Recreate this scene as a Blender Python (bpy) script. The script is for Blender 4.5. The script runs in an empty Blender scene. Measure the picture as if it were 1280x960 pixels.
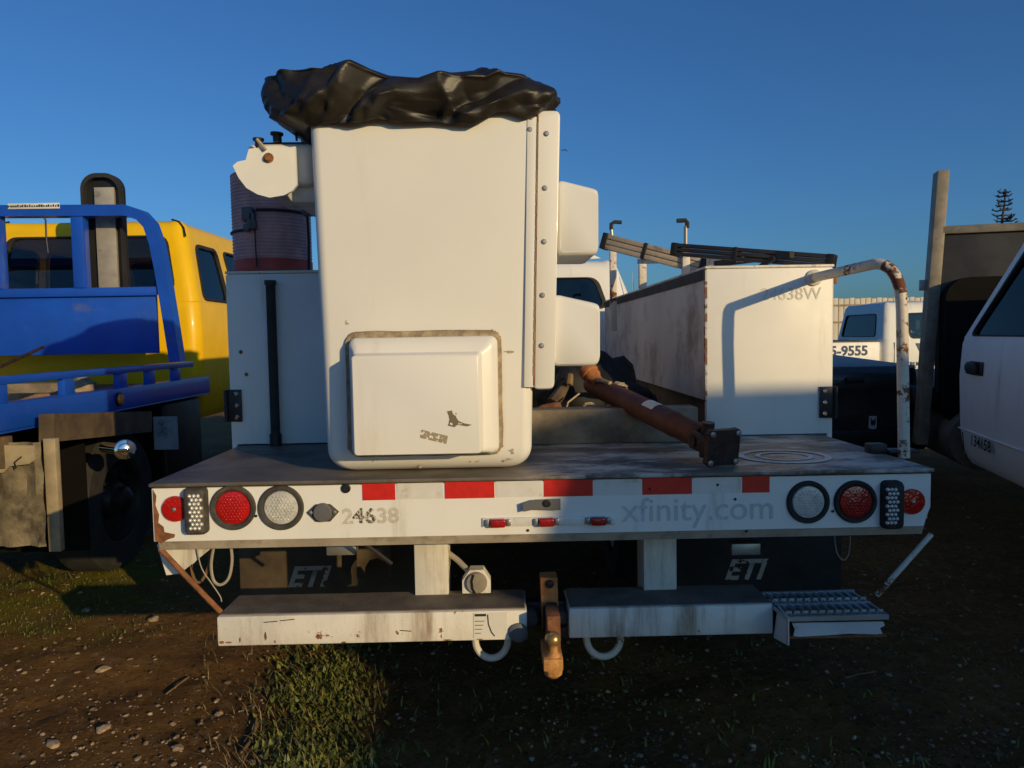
import bpy, bmesh, math, random
from mathutils import Vector, Matrix, noise
from mathutils.geometry import tessellate_polygon
random.seed(7)
R = math.radians
SC = bpy.context.scene
COL = SC.collection

# ------------------------------------------------------------------ camera, sky, sun, exposure
F = 949.0
CAMZ = 1.42
PITCH, YAW, ROLL = -3.55, -0.9, -0.95
cam_d = bpy.data.cameras.new('camera')
cam_d.sensor_width = 36.0
cam_d.lens = F / 1280.0 * 36.0
cam_d.clip_start = 0.05
cam_d.clip_end = 3000
cam = bpy.data.objects.new('camera', cam_d)
COL.objects.link(cam)
CM = Matrix.Rotation(R(YAW), 3, 'Z') @ Matrix.Rotation(R(90 + PITCH), 3, 'X') @ Matrix.Rotation(R(ROLL), 3, 'Z')
cam.matrix_world = Matrix.Translation((0, 0, CAMZ)) @ CM.to_4x4()
SC.camera = cam

def W(u, v, D):
    """the point of the plane y = D that the photograph shows at pixel (u, v)"""
    d = CM @ Vector(((u - 640) / F, -(v - 480) / F, -1))
    return Vector((0, 0, CAMZ)) + d * (D / d.y)
def WZ(u, v, z):
    d = CM @ Vector(((u - 640) / F, -(v - 480) / F, -1))
    return Vector((0, 0, CAMZ)) + d * ((z - CAMZ) / d.z)

TOSUN = Vector((0.85, -1.0, 0.295)).normalized()
SUN_EL = math.asin(TOSUN.z)
world = bpy.data.worlds.new('World')
SC.world = world
world.use_nodes = True
wn = world.node_tree.nodes
sky = wn.new('ShaderNodeTexSky')
sky.sky_type = 'NISHITA'
sky.sun_disc = False
sky.sun_elevation = SUN_EL
sky.sun_rotation = math.atan2(TOSUN.x, TOSUN.y)
sky.altitude = 100
sky.air_density = 1.0
sky.dust_density = 1.2
sky.ozone_density = 2.5
tint = wn.new('ShaderNodeMix')                 # the photograph's cool white balance for sky light
tint.data_type = 'RGBA'
tint.blend_type = 'MULTIPLY'
tint.inputs[0].default_value = 1.0
tint.inputs[7].default_value = (0.235, 0.465, 0.74, 1)
world.node_tree.links.new(sky.outputs[0], tint.inputs[6])
world.node_tree.links.new(tint.outputs[2], wn['Background'].inputs[0])
wn['Background'].inputs[1].default_value = 0.145
sun_d = bpy.data.lights.new('sun', 'SUN')
sun_d.energy = 3.2
sun_d.angle = R(0.5)
sun_d.color = (1.0, 0.735, 0.36)
sun = bpy.data.objects.new('sun', sun_d)
COL.objects.link(sun)
sun.rotation_euler = (-TOSUN).to_track_quat('-Z', 'Y').to_euler()
sun.location = TOSUN * 30
SC.view_settings.view_transform = 'Standard'
SC.view_settings.look = 'None'
SC.view_settings.gamma = 1
SC.view_settings.exposure = 0
SC.render.engine = 'CYCLES'

# ------------------------------------------------------------------ materials
def mat(name, col, rough=0.5, metal=0.0, var=0.08, vscale=5.0, bump=0.0, bscale=80.0,
        dirt=None, dirt_amt=0.0, dscale=4.0, rust=0.0, rscale=7.0, coat=0.0, streak=False, spec=0.5, fine=0.0):
    m = bpy.data.materials.new(name)
    m.use_nodes = True
    t = m.node_tree
    N, L = t.nodes, t.links
    b = N['Principled BSDF']
    b.inputs['Roughness'].default_value = rough
    b.inputs['Metallic'].default_value = metal
    b.inputs['Specular IOR Level'].default_value = spec
    b.inputs['Coat Weight'].default_value = coat
    b.inputs['Coat Roughness'].default_value = 0.08
    tc = N.new('ShaderNodeTexCoord')
    co = tc.outputs['Object']
    def nz(scale, detail=6, rgh=0.6, vec=None):
        n = N.new('ShaderNodeTexNoise')
        n.inputs['Scale'].default_value = scale
        n.inputs['Detail'].default_value = detail
        n.inputs['Roughness'].default_value = rgh
        L.new(vec or co, n.inputs['Vector'])
        return n.outputs['Fac']
    def ramp(src, a, bb):
        r = N.new('ShaderNodeMapRange')
        r.inputs[1].default_value = a
        r.inputs[2].default_value = bb
        r.interpolation_type = 'SMOOTHSTEP'
        L.new(src, r.inputs[0])
        return r.outputs[0]
    def mix(fac, A, B, blend='MIX'):
        x = N.new('ShaderNodeMix')
        x.data_type = 'RGBA'
        x.blend_type = blend
        if hasattr(fac, 'is_linked'): L.new(fac, x.inputs[0])
        else: x.inputs[0].default_value = fac
        for s, k in ((A, 6), (B, 7)):
            if hasattr(s, 'is_linked'): L.new(s, x.inputs[k])
            else: x.inputs[k].default_value = (*s[:3], 1)
        return x.outputs[2]
    lo = tuple(c * (1 - var) for c in col)
    hi = tuple(min(1, c * (1 + var)) for c in col)
    c = mix(ramp(nz(vscale), 0.3, 0.7), lo, hi)
    if fine:
        c = mix(ramp(nz(vscale * 30, 3), 0.35, 0.65), c, tuple(x * (1 - fine) for x in col))
    rg = None
    if dirt is not None:
        vec = None
        if streak:
            mp = N.new('ShaderNodeMapping')
            mp.inputs['Scale'].default_value = (1, 1, 0.12)
            L.new(co, mp.inputs[0])
            vec = mp.outputs[0]
        k = ramp(nz(dscale, 8, 0.7, vec), 0.62 - 0.35 * dirt_amt, 0.85 - 0.3 * dirt_amt)
        c = mix(k, c, dirt)
    if rust > 0:
        k2 = ramp(nz(rscale, 9, 0.72), 0.72 - 0.4 * rust, 0.75 - 0.4 * rust)
        rc = mix(ramp(nz(40, 4), 0.3, 0.7), (0.10, 0.035, 0.015), (0.28, 0.11, 0.04))
        c = mix(k2, c, rc)
        rg = N.new('ShaderNodeMapRange')
        L.new(k2, rg.inputs[0])
        rg.inputs[3].default_value = rough
        rg.inputs[4].default_value = 0.9
        L.new(rg.outputs[0], b.inputs['Roughness'])
        if metal > 0:
            r2 = N.new('ShaderNodeMapRange')
            L.new(k2, r2.inputs[0])
            r2.inputs[3].default_value = metal
            r2.inputs[4].default_value = 0
            L.new(r2.outputs[0], b.inputs['Metallic'])
    else:
        rr = N.new('ShaderNodeMapRange')
        L.new(nz(vscale * 2.3), rr.inputs[0])
        rr.inputs[3].default_value = max(0.02, rough * 0.75)
        rr.inputs[4].default_value = min(1, rough * 1.25)
        L.new(rr.outputs[0], b.inputs['Roughness'])
    L.new(c, b.inputs['Base Color'])
    if bump > 0:
        bn = N.new('ShaderNodeBump')
        bn.inputs['Strength'].default_value = bump
        bn.inputs['Distance'].default_value = 0.01
        L.new(nz(bscale, 5), bn.inputs['Height'])
        L.new(bn.outputs[0], b.inputs['Normal'])
    m['c'] = 1
    return m

def worn(name, col, keep=0.6, scale=45.0, rough=0.6):
    """print that has partly come off: colour where the noise keeps it, nothing elsewhere"""
    m = mat(name, col, rough)
    t = m.node_tree
    N, L = t.nodes, t.links
    out = N['Material Output']
    tr = N.new('ShaderNodeBsdfTransparent')
    mx = N.new('ShaderNodeMixShader')
    n = N.new('ShaderNodeTexNoise')
    n.inputs['Scale'].default_value = scale
    n.inputs['Detail'].default_value = 6
    tc = N.new('ShaderNodeTexCoord')
    L.new(tc.outputs['Object'], n.inputs['Vector'])
    r = N.new('ShaderNodeMapRange')
    r.inputs[1].default_value = 0.80 - 0.6 * keep
    r.inputs[2].default_value = 0.86 - 0.6 * keep
    L.new(n.outputs['Fac'], r.inputs[0])
    L.new(r.outputs[0], mx.inputs[0])
    L.new(tr.outputs[0], mx.inputs[1])
    L.new(N['Principled BSDF'].outputs[0], mx.inputs[2])
    L.new(mx.outputs[0], out.inputs['Surface'])
    return m

def glass(name, tint=(0.5, 0.6, 0.58), rough=0.02, ior=1.5):
    m = bpy.data.materials.new(name)
    m.use_nodes = True
    t = m.node_tree
    N, L = t.nodes, t.links
    N.remove(N['Principled BSDF'])
    tr = N.new('ShaderNodeBsdfTransparent')
    tr.inputs[0].default_value = (*tint, 1)
    g = N.new('ShaderNodeBsdfGlossy')
    g.inputs['Roughness'].default_value = rough
    f = N.new('ShaderNodeFresnel')
    f.inputs['IOR'].default_value = ior
    mx = N.new('ShaderNodeMixShader')
    L.new(f.outputs[0], mx.inputs[0])
    L.new(tr.outputs[0], mx.inputs[1])
    L.new(g.outputs[0], mx.inputs[2])
    L.new(mx.outputs[0], N['Material Output'].inputs['Surface'])
    return m

GRIME = (0.20, 0.15, 0.10)
M = {}
M['white'] = mat('white_gelcoat', (0.80, 0.78, 0.73), 0.36, var=0.02, vscale=2.2, coat=0.12, dirt=(0.68, 0.63, 0.54), dirt_amt=0.16, dscale=5, streak=True, bump=0.03, bscale=14)
M['white_paint'] = mat('white_paint', (0.81, 0.80, 0.76), 0.5, var=0.03, coat=0.0, dirt=(0.42, 0.36, 0.28), dirt_amt=0.14, dscale=6, streak=True, bump=0.04, bscale=20)
M['white_dirty'] = mat('weathered_white_paint', (0.74, 0.70, 0.62), 0.6, var=0.10, dirt=(0.25, 0.17, 0.10), dirt_amt=0.42, dscale=7, streak=True, rust=0.22, rscale=15, bump=0.14, bscale=60)
M['white_rusty'] = mat('flaking_white_paint', (0.68, 0.62, 0.52), 0.55, var=0.1, dirt=GRIME, dirt_amt=0.2, dscale=12, rust=0.42, rscale=9, bump=0.2, bscale=50)
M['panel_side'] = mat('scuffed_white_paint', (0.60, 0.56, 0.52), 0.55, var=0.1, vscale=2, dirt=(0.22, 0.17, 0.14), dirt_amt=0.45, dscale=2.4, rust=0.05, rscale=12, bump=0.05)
M['lip'] = mat('grimy_lip', (0.40, 0.34, 0.26), 0.7, var=0.2, dirt=GRIME, dirt_amt=0.4, dscale=9)
M['rust'] = mat('brown_rust', (0.23, 0.09, 0.035), 0.85, var=0.35, vscale=25, bump=0.5, bscale=70)
M['rust_orange'] = mat('orange_rust', (0.56, 0.19, 0.05), 0.75, var=0.3, vscale=18, bump=0.4, bscale=90)
M['rust_gold'] = mat('pale_orange_rust', (0.50, 0.24, 0.07), 0.7, var=0.35, vscale=22, bump=0.4, bscale=80)
M['ball'] = mat('worn_hitch_ball', (0.52, 0.34, 0.14), 0.32, metal=0.75, var=0.2, vscale=20)
M['shaft'] = mat('rusted_driveshaft', (0.15, 0.045, 0.022), 0.62, metal=0.25, var=0.4, vscale=9, bump=0.25, bscale=60, fine=0.4)
M['black_rust'] = mat('dark_rusted_flange', (0.045, 0.02, 0.014), 0.6, metal=0.2, var=0.5, vscale=20, bump=0.4, bscale=60)
M['black'] = mat('black_paint', (0.012, 0.012, 0.012), 0.5, var=0.2)
M['black_gloss'] = mat('black_car_paint', (0.008, 0.009, 0.011), 0.16, coat=0.6, var=0.2)
M['rubber'] = mat('black_rubber', (0.02, 0.019, 0.018), 0.75, var=0.3, bump=0.15)
M['rubber_grey'] = mat('dusty_grommet_rubber', (0.055, 0.05, 0.043), 0.7, var=0.3, vscale=20, dirt=(0.16, 0.12, 0.08), dirt_amt=0.35, dscale=14)
M['vinyl'] = mat('black_vinyl', (0.015, 0.012, 0.009), 0.45, var=0.25, vscale=5, bump=0.05, bscale=120, spec=0.5, dirt=(0.035, 0.029, 0.021), dirt_amt=0.35, dscale=5)
M['steel'] = mat('grey_steel', (0.36, 0.35, 0.33), 0.42, metal=0.7, var=0.15, rust=0.08, rscale=14)
M['chrome'] = mat('chrome', (0.78, 0.77, 0.75), 0.09, metal=1.0, var=0.03)
M['alu'] = mat('dull_aluminium', (0.46, 0.38, 0.28), 0.45, metal=0.15, var=0.2, vscale=12, dirt=(0.10, 0.06, 0.035), dirt_amt=0.45, dscale=6)
M['alu_dark'] = mat('dark_anodised_rail', (0.06, 0.055, 0.055), 0.38, metal=0.5, var=0.25, dirt=(0.02, 0.016, 0.012), dirt_amt=0.4)
M['step_grate'] = mat('grate_steel', (0.45, 0.46, 0.46), 0.4, metal=0.6, var=0.15)
M['red_tape'] = mat('red_reflective_tape', (0.62, 0.025, 0.018), 0.32, var=0.1, vscale=30, bump=0.05, bscale=300)
M['silver_tape'] = mat('silver_reflective_tape', (0.72, 0.70, 0.66), 0.35, var=0.05, vscale=14, dirt=(0.45, 0.36, 0.25), dirt_amt=0.25, dscale=9)
M['orange_lens'] = mat('amber_lens', (0.75, 0.22, 0.03), 0.2, coat=0.6)
M['coil'] = mat('purple_brown_boot', (0.66, 0.36, 0.33), 0.6, var=0.3, vscale=5, dirt=(0.46, 0.27, 0.26), dirt_amt=0.35, dscale=3)
M['coil_red'] = mat('faded_red_paint', (0.60, 0.07, 0.04), 0.55, var=0.25, dirt=(0.20, 0.05, 0.03), dirt_amt=0.35)
M['grey_plastic'] = mat('grey_plastic', (0.12, 0.12, 0.125), 0.5, var=0.15)
M['blue'] = mat('blue_paint', (0.008, 0.075, 0.50), 0.38, var=0.12, vscale=3, coat=0.25, dirt=(0.10, 0.12, 0.20), dirt_amt=0.14, dscale=5, bump=0.03, bscale=20, rust=0.03, rscale=16)
M['yellow'] = mat('yellow_car_paint', (0.86, 0.52, 0.004), 0.38, var=0.04, coat=0.12, spec=0.3)
M['wood_grey'] = mat('weathered_timber', (0.20, 0.16, 0.115), 0.85, var=0.35, vscale=8, bump=0.4, bscale=30, dirt=(0.05, 0.04, 0.03), dirt_amt=0.35, dscale=3)
M['wood_brown'] = mat('brown_board', (0.24, 0.15, 0.075), 0.8, var=0.3, vscale=10, bump=0.3, bscale=30)
M['mudflap_old'] = mat('worn_mudflap', (0.19, 0.155, 0.10), 0.9, var=0.4, vscale=9, bump=0.5, bscale=45, dirt=(0.04, 0.03, 0.02), dirt_amt=0.45, dscale=6)
M['frame_brown'] = mat('muddy_chassis', (0.10, 0.07, 0.04), 0.85, var=0.4, vscale=7, rust=0.3, rscale=9)
M['tan_metal'] = mat('muddy_aluminium', (0.42, 0.34, 0.22), 0.6, metal=0.2, var=0.2, vscale=9)
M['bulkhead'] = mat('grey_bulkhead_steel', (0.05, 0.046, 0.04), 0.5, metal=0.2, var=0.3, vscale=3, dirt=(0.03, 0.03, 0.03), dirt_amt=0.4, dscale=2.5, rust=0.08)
M['bulkhead_rail'] = mat('weathered_rail_steel', (0.23, 0.20, 0.15), 0.6, metal=0.2, var=0.25, vscale=9, rust=0.12)
M['seat'] = mat('grey_seat_fabric', (0.11, 0.115, 0.11), 0.9, var=0.15)
M['interior'] = mat('dark_cab_trim', (0.035, 0.034, 0.033), 0.8, var=0.2)
M['glass'] = glass('tinted_glass', (0.68, 0.79, 0.77))
M['glass_dark'] = glass('dark_tinted_glass', (0.40, 0.47, 0.45), ior=1.15)
M['glass_clear'] = glass('clear_glass', (0.90, 0.95, 0.94))
M['tan'] = mat('tan_strap', (0.42, 0.33, 0.22), 0.85, var=0.25, vscale=20, bump=0.3)
M['rag'] = mat('black_tarp', (0.014, 0.013, 0.013), 0.7, var=0.4)
M['paper'] = mat('pale_label_paper', (0.70, 0.66, 0.57), 0.6, var=0.06, vscale=40)
M['caulk'] = mat('brown_caulk', (0.33, 0.255, 0.16), 0.85, var=0.35, vscale=30, bump=0.5, bscale=60)
M['ink'] = mat('black_print', (0.02, 0.02, 0.022), 0.55)
M['ink_worn'] = worn('worn_black_print', (0.07, 0.062, 0.05), 0.56, 150)
M['ink_pale'] = worn('peeled_pale_print', (0.60, 0.55, 0.46), 0.7, 120)
M['ghost'] = worn('ghost_lettering', (0.56, 0.57, 0.55), 0.82, 70)
M['ghost_pale'] = mat('faint_ghost_lettering', (0.71, 0.69, 0.64), 0.55, var=0.08, vscale=14)
M['eti'] = worn('worn_white_lettering', (0.42, 0.38, 0.32), 0.72, 34)
M['navy'] = mat('navy_print', (0.02, 0.04, 0.12), 0.5)
M['stain'] = worn('dried_paint_ring', (0.66, 0.64, 0.60), 0.78, 30, 0.8)
M['chip'] = worn('torn_label_residue', (0.19, 0.14, 0.08), 0.62, 85)
M['cable'] = mat('grey_cable', (0.34, 0.30, 0.24), 0.6, var=0.2)
M['cable_brown'] = mat('brown_cable', (0.20, 0.11, 0.05), 0.6, var=0.2)
M['block'] = mat('pale_fence_board', (0.62, 0.55, 0.44), 0.8, var=0.08, vscale=3)
M['bark'] = mat('dead_branch', (0.055, 0.045, 0.035), 0.9, var=0.3)
M['needle'] = mat('dark_needles', (0.03, 0.045, 0.03), 0.8, var=0.4)
M['dark_gold'] = mat('tan_rock', (0.30, 0.22, 0.14), 0.85, var=0.35, vscale=12, bump=0.4, bscale=40)
M['tyre'] = mat('tyre_rubber', (0.022, 0.021, 0.02), 0.85, var=0.3, bump=0.3, bscale=40)

def lens(name, col, rough=0.18, vs=95.0):
    m = mat(name, col, rough, var=0.15, vscale=30, coat=0.5)
    N, L = m.node_tree.nodes, m.node_tree.links
    v = N.new('ShaderNodeTexVoronoi')
    v.inputs['Scale'].default_value = vs
    tc = N.new('ShaderNodeTexCoord')
    L.new(tc.outputs['Object'], v.inputs['Vector'])
    bn = N.new('ShaderNodeBump')
    bn.inputs['Strength'].default_value = 0.35
    bn.inputs['Distance'].default_value = 0.004
    bn.invert = True
    L.new(v.outputs['Distance'], bn.inputs['Height'])
    L.new(bn.outputs[0], N['Principled BSDF'].inputs['Normal'])
    return m
M['red_lens'] = lens('red_lamp_lens', (0.44, 0.010, 0.008))
M['dark_red_lens'] = lens('deep_red_lamp_lens', (0.36, 0.012, 0.010), 0.15)
M['clear_lens'] = lens('clear_lamp_lens', (0.55, 0.54, 0.50), 0.14, 110)

# deck: grey plate with scuffs, spilt pale paint and damp darker patches
def deck_material():
    m = mat('worn_deck_plate', (0.16, 0.135, 0.11), 0.55, metal=0.15, var=0.25, vscale=4, bump=0.22, bscale=70,
            dirt=(0.055, 0.045, 0.038), dirt_amt=0.45, dscale=3)
    t = m.node_tree
    N, L = t.nodes, t.links
    b = N['Principled BSDF']
    src = b.inputs['Base Color'].links[0].from_socket
    tc = N.new('ShaderNodeTexCoord')
    mp = N.new('ShaderNodeMapping')
    mp.inputs['Scale'].default_value = (1, 2.2, 1)
    L.new(tc.outputs['Object'], mp.inputs[0])
    n = N.new('ShaderNodeTexNoise')
    n.inputs['Scale'].default_value = 3.4
    n.inputs['Detail'].default_value = 10
    n.inputs['Roughness'].default_value = 0.75
    L.new(mp.outputs[0], n.inputs['Vector'])
    sx = N.new('ShaderNodeSeparateXYZ')
    L.new(tc.outputs['Object'], sx.inputs[0])
    mr = N.new('ShaderNodeMapRange')            # spills lie on the middle and right of the deck
    L.new(sx.outputs[0], mr.inputs[0])
    mr.inputs[1].default_value = -0.12
    mr.inputs[2].default_value = 0.12
    r = N.new('ShaderNodeMapRange')
    L.new(n.outputs['Fac'], r.inputs[0])
    r.inputs[1].default_value = 0.47
    r.inputs[2].default_value = 0.58
    mu = N.new('ShaderNodeMath')
    mu.operation = 'MULTIPLY'
    L.new(mr.outputs[0], mu.inputs[0])
    L.new(r.outputs[0], mu.inputs[1])
    x = N.new('ShaderNodeMix')
    x.data_type = 'RGBA'
    L.new(mu.outputs[0], x.inputs[0])
    L.new(src, x.inputs[6])
    x.inputs[7].default_value = (0.50, 0.47, 0.42, 1)
    L.new(x.outputs[2], b.inputs['Base Color'])
    return m
M['deck'] = deck_material()

def ground_material():
    m = bpy.data.materials.new('dirt_ground')
    m.use_nodes = True
    t = m.node_tree
    N, L = t.nodes, t.links
    b = N['Principled BSDF']
    b.inputs['Roughness'].default_value = 0.95
    b.inputs['Specular IOR Level'].default_value = 0.15
    tc = N.new('ShaderNodeTexCoord')
    co = tc.outputs['Object']
    def nz(s, d=8, r=0.65):
        n = N.new('ShaderNodeTexNoise')
        n.inputs['Scale'].default_value = s
        n.inputs['Detail'].default_value = d
        n.inputs['Roughness'].default_value = r
        L.new(co, n.inputs['Vector'])
        return n.outputs['Fac']
    def mr(s, a, bb, c=0.0, d=1.0):
        r = N.new('ShaderNodeMapRange')
        for i, v in enumerate((a, bb, c, d)): r.inputs[i + 1].default_value = v
        L.new(s, r.inputs[0])
        return r.outputs[0]
    def mix(f, A, B):
        x = N.new('ShaderNodeMix')
        x.data_type = 'RGBA'
        L.new(f, x.inputs[0])
        for s, k in ((A, 6), (B, 7)):
            if hasattr(s, 'is_linked'): L.new(s, x.inputs[k])
            else: x.inputs[k].default_value = (*s, 1)
        return x.outputs[2]
    def mul(a, c):
        k = N.new('ShaderNodeMath')
        k.operation = 'MULTIPLY'
        L.new(a, k.inputs[0])
        L.new(c, k.inputs[1])
        return k.outputs[0]
    c = mix(mr(nz(1.6), 0.32, 0.68), (0.150, 0.074, 0.022), (0.27, 0.145, 0.046))
    c = mix(mr(nz(14), 0.50, 0.72), c, (0.31, 0.185, 0.085))
    c = mix(mr(nz(45, 4), 0.55, 0.7), c, (0.05, 0.028, 0.013))
    sx = N.new('ShaderNodeSeparateXYZ')
    L.new(co, sx.inputs[0])
    # a film of moss and short grass in the gap between the two trucks
    def gauss(sock, mu, sg):
        a = N.new('ShaderNodeMath')
        a.operation = 'SUBTRACT'
        L.new(sock, a.inputs[0])
        a.inputs[1].default_value = mu
        d = N.new('ShaderNodeMath')
        d.operation = 'ABSOLUTE'
        L.new(a.outputs[0], d.inputs[0])
        return mr(d.outputs[0], 0, sg, 1, 0)
    g = mul(mul(gauss(sx.outputs[0], -2.65, 1.3), gauss(sx.outputs[1], 4.5, 1.5)), mr(nz(3.5), 0.35, 0.6))
    c = mix(mr(g, 0.05, 0.5, 0, 0.85), c, (0.17, 0.16, 0.012))
    L.new(c, b.inputs['Base Color'])
    bn = N.new('ShaderNodeBump')
    bn.inputs['Strength'].default_value = 1.0
    bn.inputs['Distance'].default_value = 0.03
    L.new(nz(30, 9, 0.75), bn.inputs['Height'])
    L.new(bn.outputs[0], b.inputs['Normal'])
    return m
M['ground'] = ground_material()

# ------------------------------------------------------------------ mesh helpers
ORG = {}
def origin_of(o):
    while o is not None:
        if o.name in ORG: return ORG[o.name]
        o = o.parent
    return Vector((0, 0, 0))

def sd(v):
    return v if isinstance(v, Vector) else Vector(v)

class MB:
    def __init__(s):
        s.bm = bmesh.new()
    def box(s, x0, x1, y0, y1, z0, z1, bev=0.0, seg=2):
        return s.hexa([(x0, y0, z0), (x1, y0, z0), (x1, y1, z0), (x0, y1, z0), (x0, y0, z1), (x1, y0, z1), (x1, y1, z1), (x0, y1, z1)], bev, seg)
    def hexa(s, c, bev=0.0, seg=2):
        v = [s.bm.verts.new(p) for p in c]
        fs = [s.bm.faces.new([v[i] for i in f]) for f in ((3, 2, 1, 0), (4, 5, 6, 7), (0, 1, 5, 4), (1, 2, 6, 5), (2, 3, 7, 6), (3, 0, 4, 7))]
        if bev > 0:
            es = list({e for f in fs for e in f.edges})
            bmesh.ops.bevel(s.bm, geom=es, offset=bev, segments=seg, affect='EDGES', profile=0.5)
        return s
    def beam(s, p0, p1, w, h, up=(0, 0, 1), bev=0.0):
        p0, p1 = sd(p0), sd(p1)
        d = (p1 - p0).normalized()
        a = d.cross(sd(up)).normalized() * (w / 2)
        b = a.cross(d).normalized() * (h / 2)
        return s.hexa([p0 - a - b, p0 + a - b, p1 + a - b, p1 - a - b, p0 - a + b, p0 + a + b, p1 + a + b, p1 - a + b], bev)
    def ring(s, c, a, b, r, n):
        return [s.bm.verts.new(c + a * (r * math.cos(2 * math.pi * i / n)) + b * (r * math.sin(2 * math.pi * i / n))) for i in range(n)]
    def lathe(s, c, axis, prof, n=24, cap=True):
        c, ax = sd(c), sd(axis).normalized()
        a = ax.orthogonal().normalized()
        b = ax.cross(a)
        prev = None
        for k, (r, h) in enumerate(prof):
            cur = s.ring(c + ax * h, a, b, max(r, 1e-4), n)
            if prev:
                for i in range(n):
                    s.bm.faces.new((prev[i], prev[(i + 1) % n], cur[(i + 1) % n], cur[i]))
            elif cap:
                s.bm.faces.new(cur[::-1])
            prev = cur
        if cap: s.bm.faces.new(prev)
        return s
    def cyl(s, p0, p1, r0, r1=None, n=16):
        p0, p1 = sd(p0), sd(p1)
        return s.lathe(p0, p1 - p0, [(r0, 0), (r1 if r1 is not None else r0, (p1 - p0).length)], n)
    def tube(s, pts, r, n=8):
        pts = [sd(p) for p in pts]
        prev = None
        a = None
        for i, p in enumerate(pts):
            t = (pts[min(i + 1, len(pts) - 1)] - pts[max(i - 1, 0)]).normalized()
            if a is None: a = t.orthogonal().normalized()
            a = (a - t * a.dot(t)).normalized()
            rr = r[i] if isinstance(r, (list, tuple)) else r
            cur = s.ring(p, a, t.cross(a), rr, n)
            if prev:
                for k in range(n):
                    s.bm.faces.new((prev[k], prev[(k + 1) % n], cur[(k + 1) % n], cur[k]))
            else:
                s.bm.faces.new(cur[::-1])
            prev = cur
        s.bm.faces.new(prev)
        return s
    def prism(s, pts, ext):
        pts = [sd(p) for p in pts]
        ext = sd(ext)
        a = [s.bm.verts.new(p) for p in pts]
        b = [s.bm.verts.new(p + ext) for p in pts]
        tri = tessellate_polygon([pts])
        for t in tri:
            s.bm.faces.new([a[i] for i in t])
            s.bm.faces.new([b[i] for i in reversed(t)])
        n = len(pts)
        for i in range(n):
            s.bm.faces.new((a[i], b[i], b[(i + 1) % n], a[(i + 1) % n]))
        return s
    def holed(s, outer, holes, ext=None):
        """flat sheet with holes; ext gives the holes a reveal"""
        loops = [[sd(p) for p in l] for l in [outer] + list(holes)]
        tri = tessellate_polygon(loops)
        vs = [s.bm.verts.new(p) for l in loops for p in l]
        for t in tri:
            try: s.bm.faces.new([vs[i] for i in t])
            except ValueError: pass
        if ext is not None:
            ext = sd(ext)
            k = len(outer)
            for l in loops[1:]:
                o = vs[k:k + len(l)]
                q = [s.bm.verts.new(p + ext) for p in l]
                for i in range(len(l)):
                    s.bm.faces.new((o[i], o[(i + 1) % len(l)], q[(i + 1) % len(l)], q[i]))
                k += len(l)
        return s
    def loft(s, loops, cap0=True, cap1=True, closed=True):
        prev = None
        for l in loops:
            cur = [s.bm.verts.new(p) for p in l]
            n = len(cur)
            if prev:
                for i in range(n if closed else n - 1):
                    s.bm.faces.new((prev[i], prev[(i + 1) % n], cur[(i + 1) % n], cur[i]))
            elif cap0:
                s.bm.faces.new(cur[::-1])
            prev = cur
        if cap1: s.bm.faces.new(prev)
        return s
    def poly(s, pts):
        s.bm.faces.new([s.bm.verts.new(p) for p in pts])
        return s
    def ball(s, c, r, u=16, v=10, sc=(1, 1, 1)):
        mtx = Matrix.Translation(c) @ Matrix.Diagonal((*sc, 1))
        bmesh.ops.create_uvsphere(s.bm, u_segments=u, v_segments=v, radius=r, matrix=mtx)
        return s
    def build(s, name, m, parent=None, ang=35, flip=True):
        if flip: bmesh.ops.recalc_face_normals(s.bm, faces=s.bm.faces)
        og = origin_of(parent)
        me = bpy.data.meshes.new(name)
        s.bm.to_mesh(me)
        s.bm.free()
        if og.length > 0: me.transform(Matrix.Translation(-og))
        for p in me.polygons: p.use_smooth = True
        me.set_sharp_from_angle(angle=R(ang))
        me.materials.append(M[m] if isinstance(m, str) else m)
        o = bpy.data.objects.new(name, me)
        COL.objects.link(o)
        if parent is not None: o.parent = parent
        return o

def tag(o, label=None, cat=None, group=None, kind=None):
    if label: o['label'] = label
    if cat: o['category'] = cat
    if group: o['group'] = group
    if kind: o['kind'] = kind
    return o
def thing(name, loc, label, cat, group=None, rz=0.0, world=True):
    o = bpy.data.objects.new(name, None)
    o.empty_display_size = 0.2
    COL.objects.link(o)
    o.location = loc
    o.rotation_euler = (0, 0, rz)
    tag(o, label, cat, group)
    ORG[o.name] = sd(loc) if world else Vector((0, 0, 0))
    return o
def rrect(x0, x1, y0, y1, r, n=6):
    out = []
    for cx, cy, a0 in ((x1 - r, y1 - r, 0), (x0 + r, y1 - r, 90), (x0 + r, y0 + r, 180), (x1 - r, y0 + r, 270)):
        for i in range(n + 1):
            a = R(a0 + 90 * i / n)
            out.append((cx + r * math.cos(a), cy + r * math.sin(a)))
    return out
def rquad(c, r, n=5):
    """rounded version of a planar quad of 3-D corners"""
    c = [sd(p) for p in c]
    out = []
    for i in range(4):
        p, a, b = c[i], c[i - 1], c[(i + 1) % 4]
        u, w = (a - p).normalized() * r, (b - p).normalized() * r
        for k in range(n + 1):
            t = k / n
            out.append((p + u) * (1 - t) ** 2 + p * 2 * t * (1 - t) + (p + w) * t * t)
    return out
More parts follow.
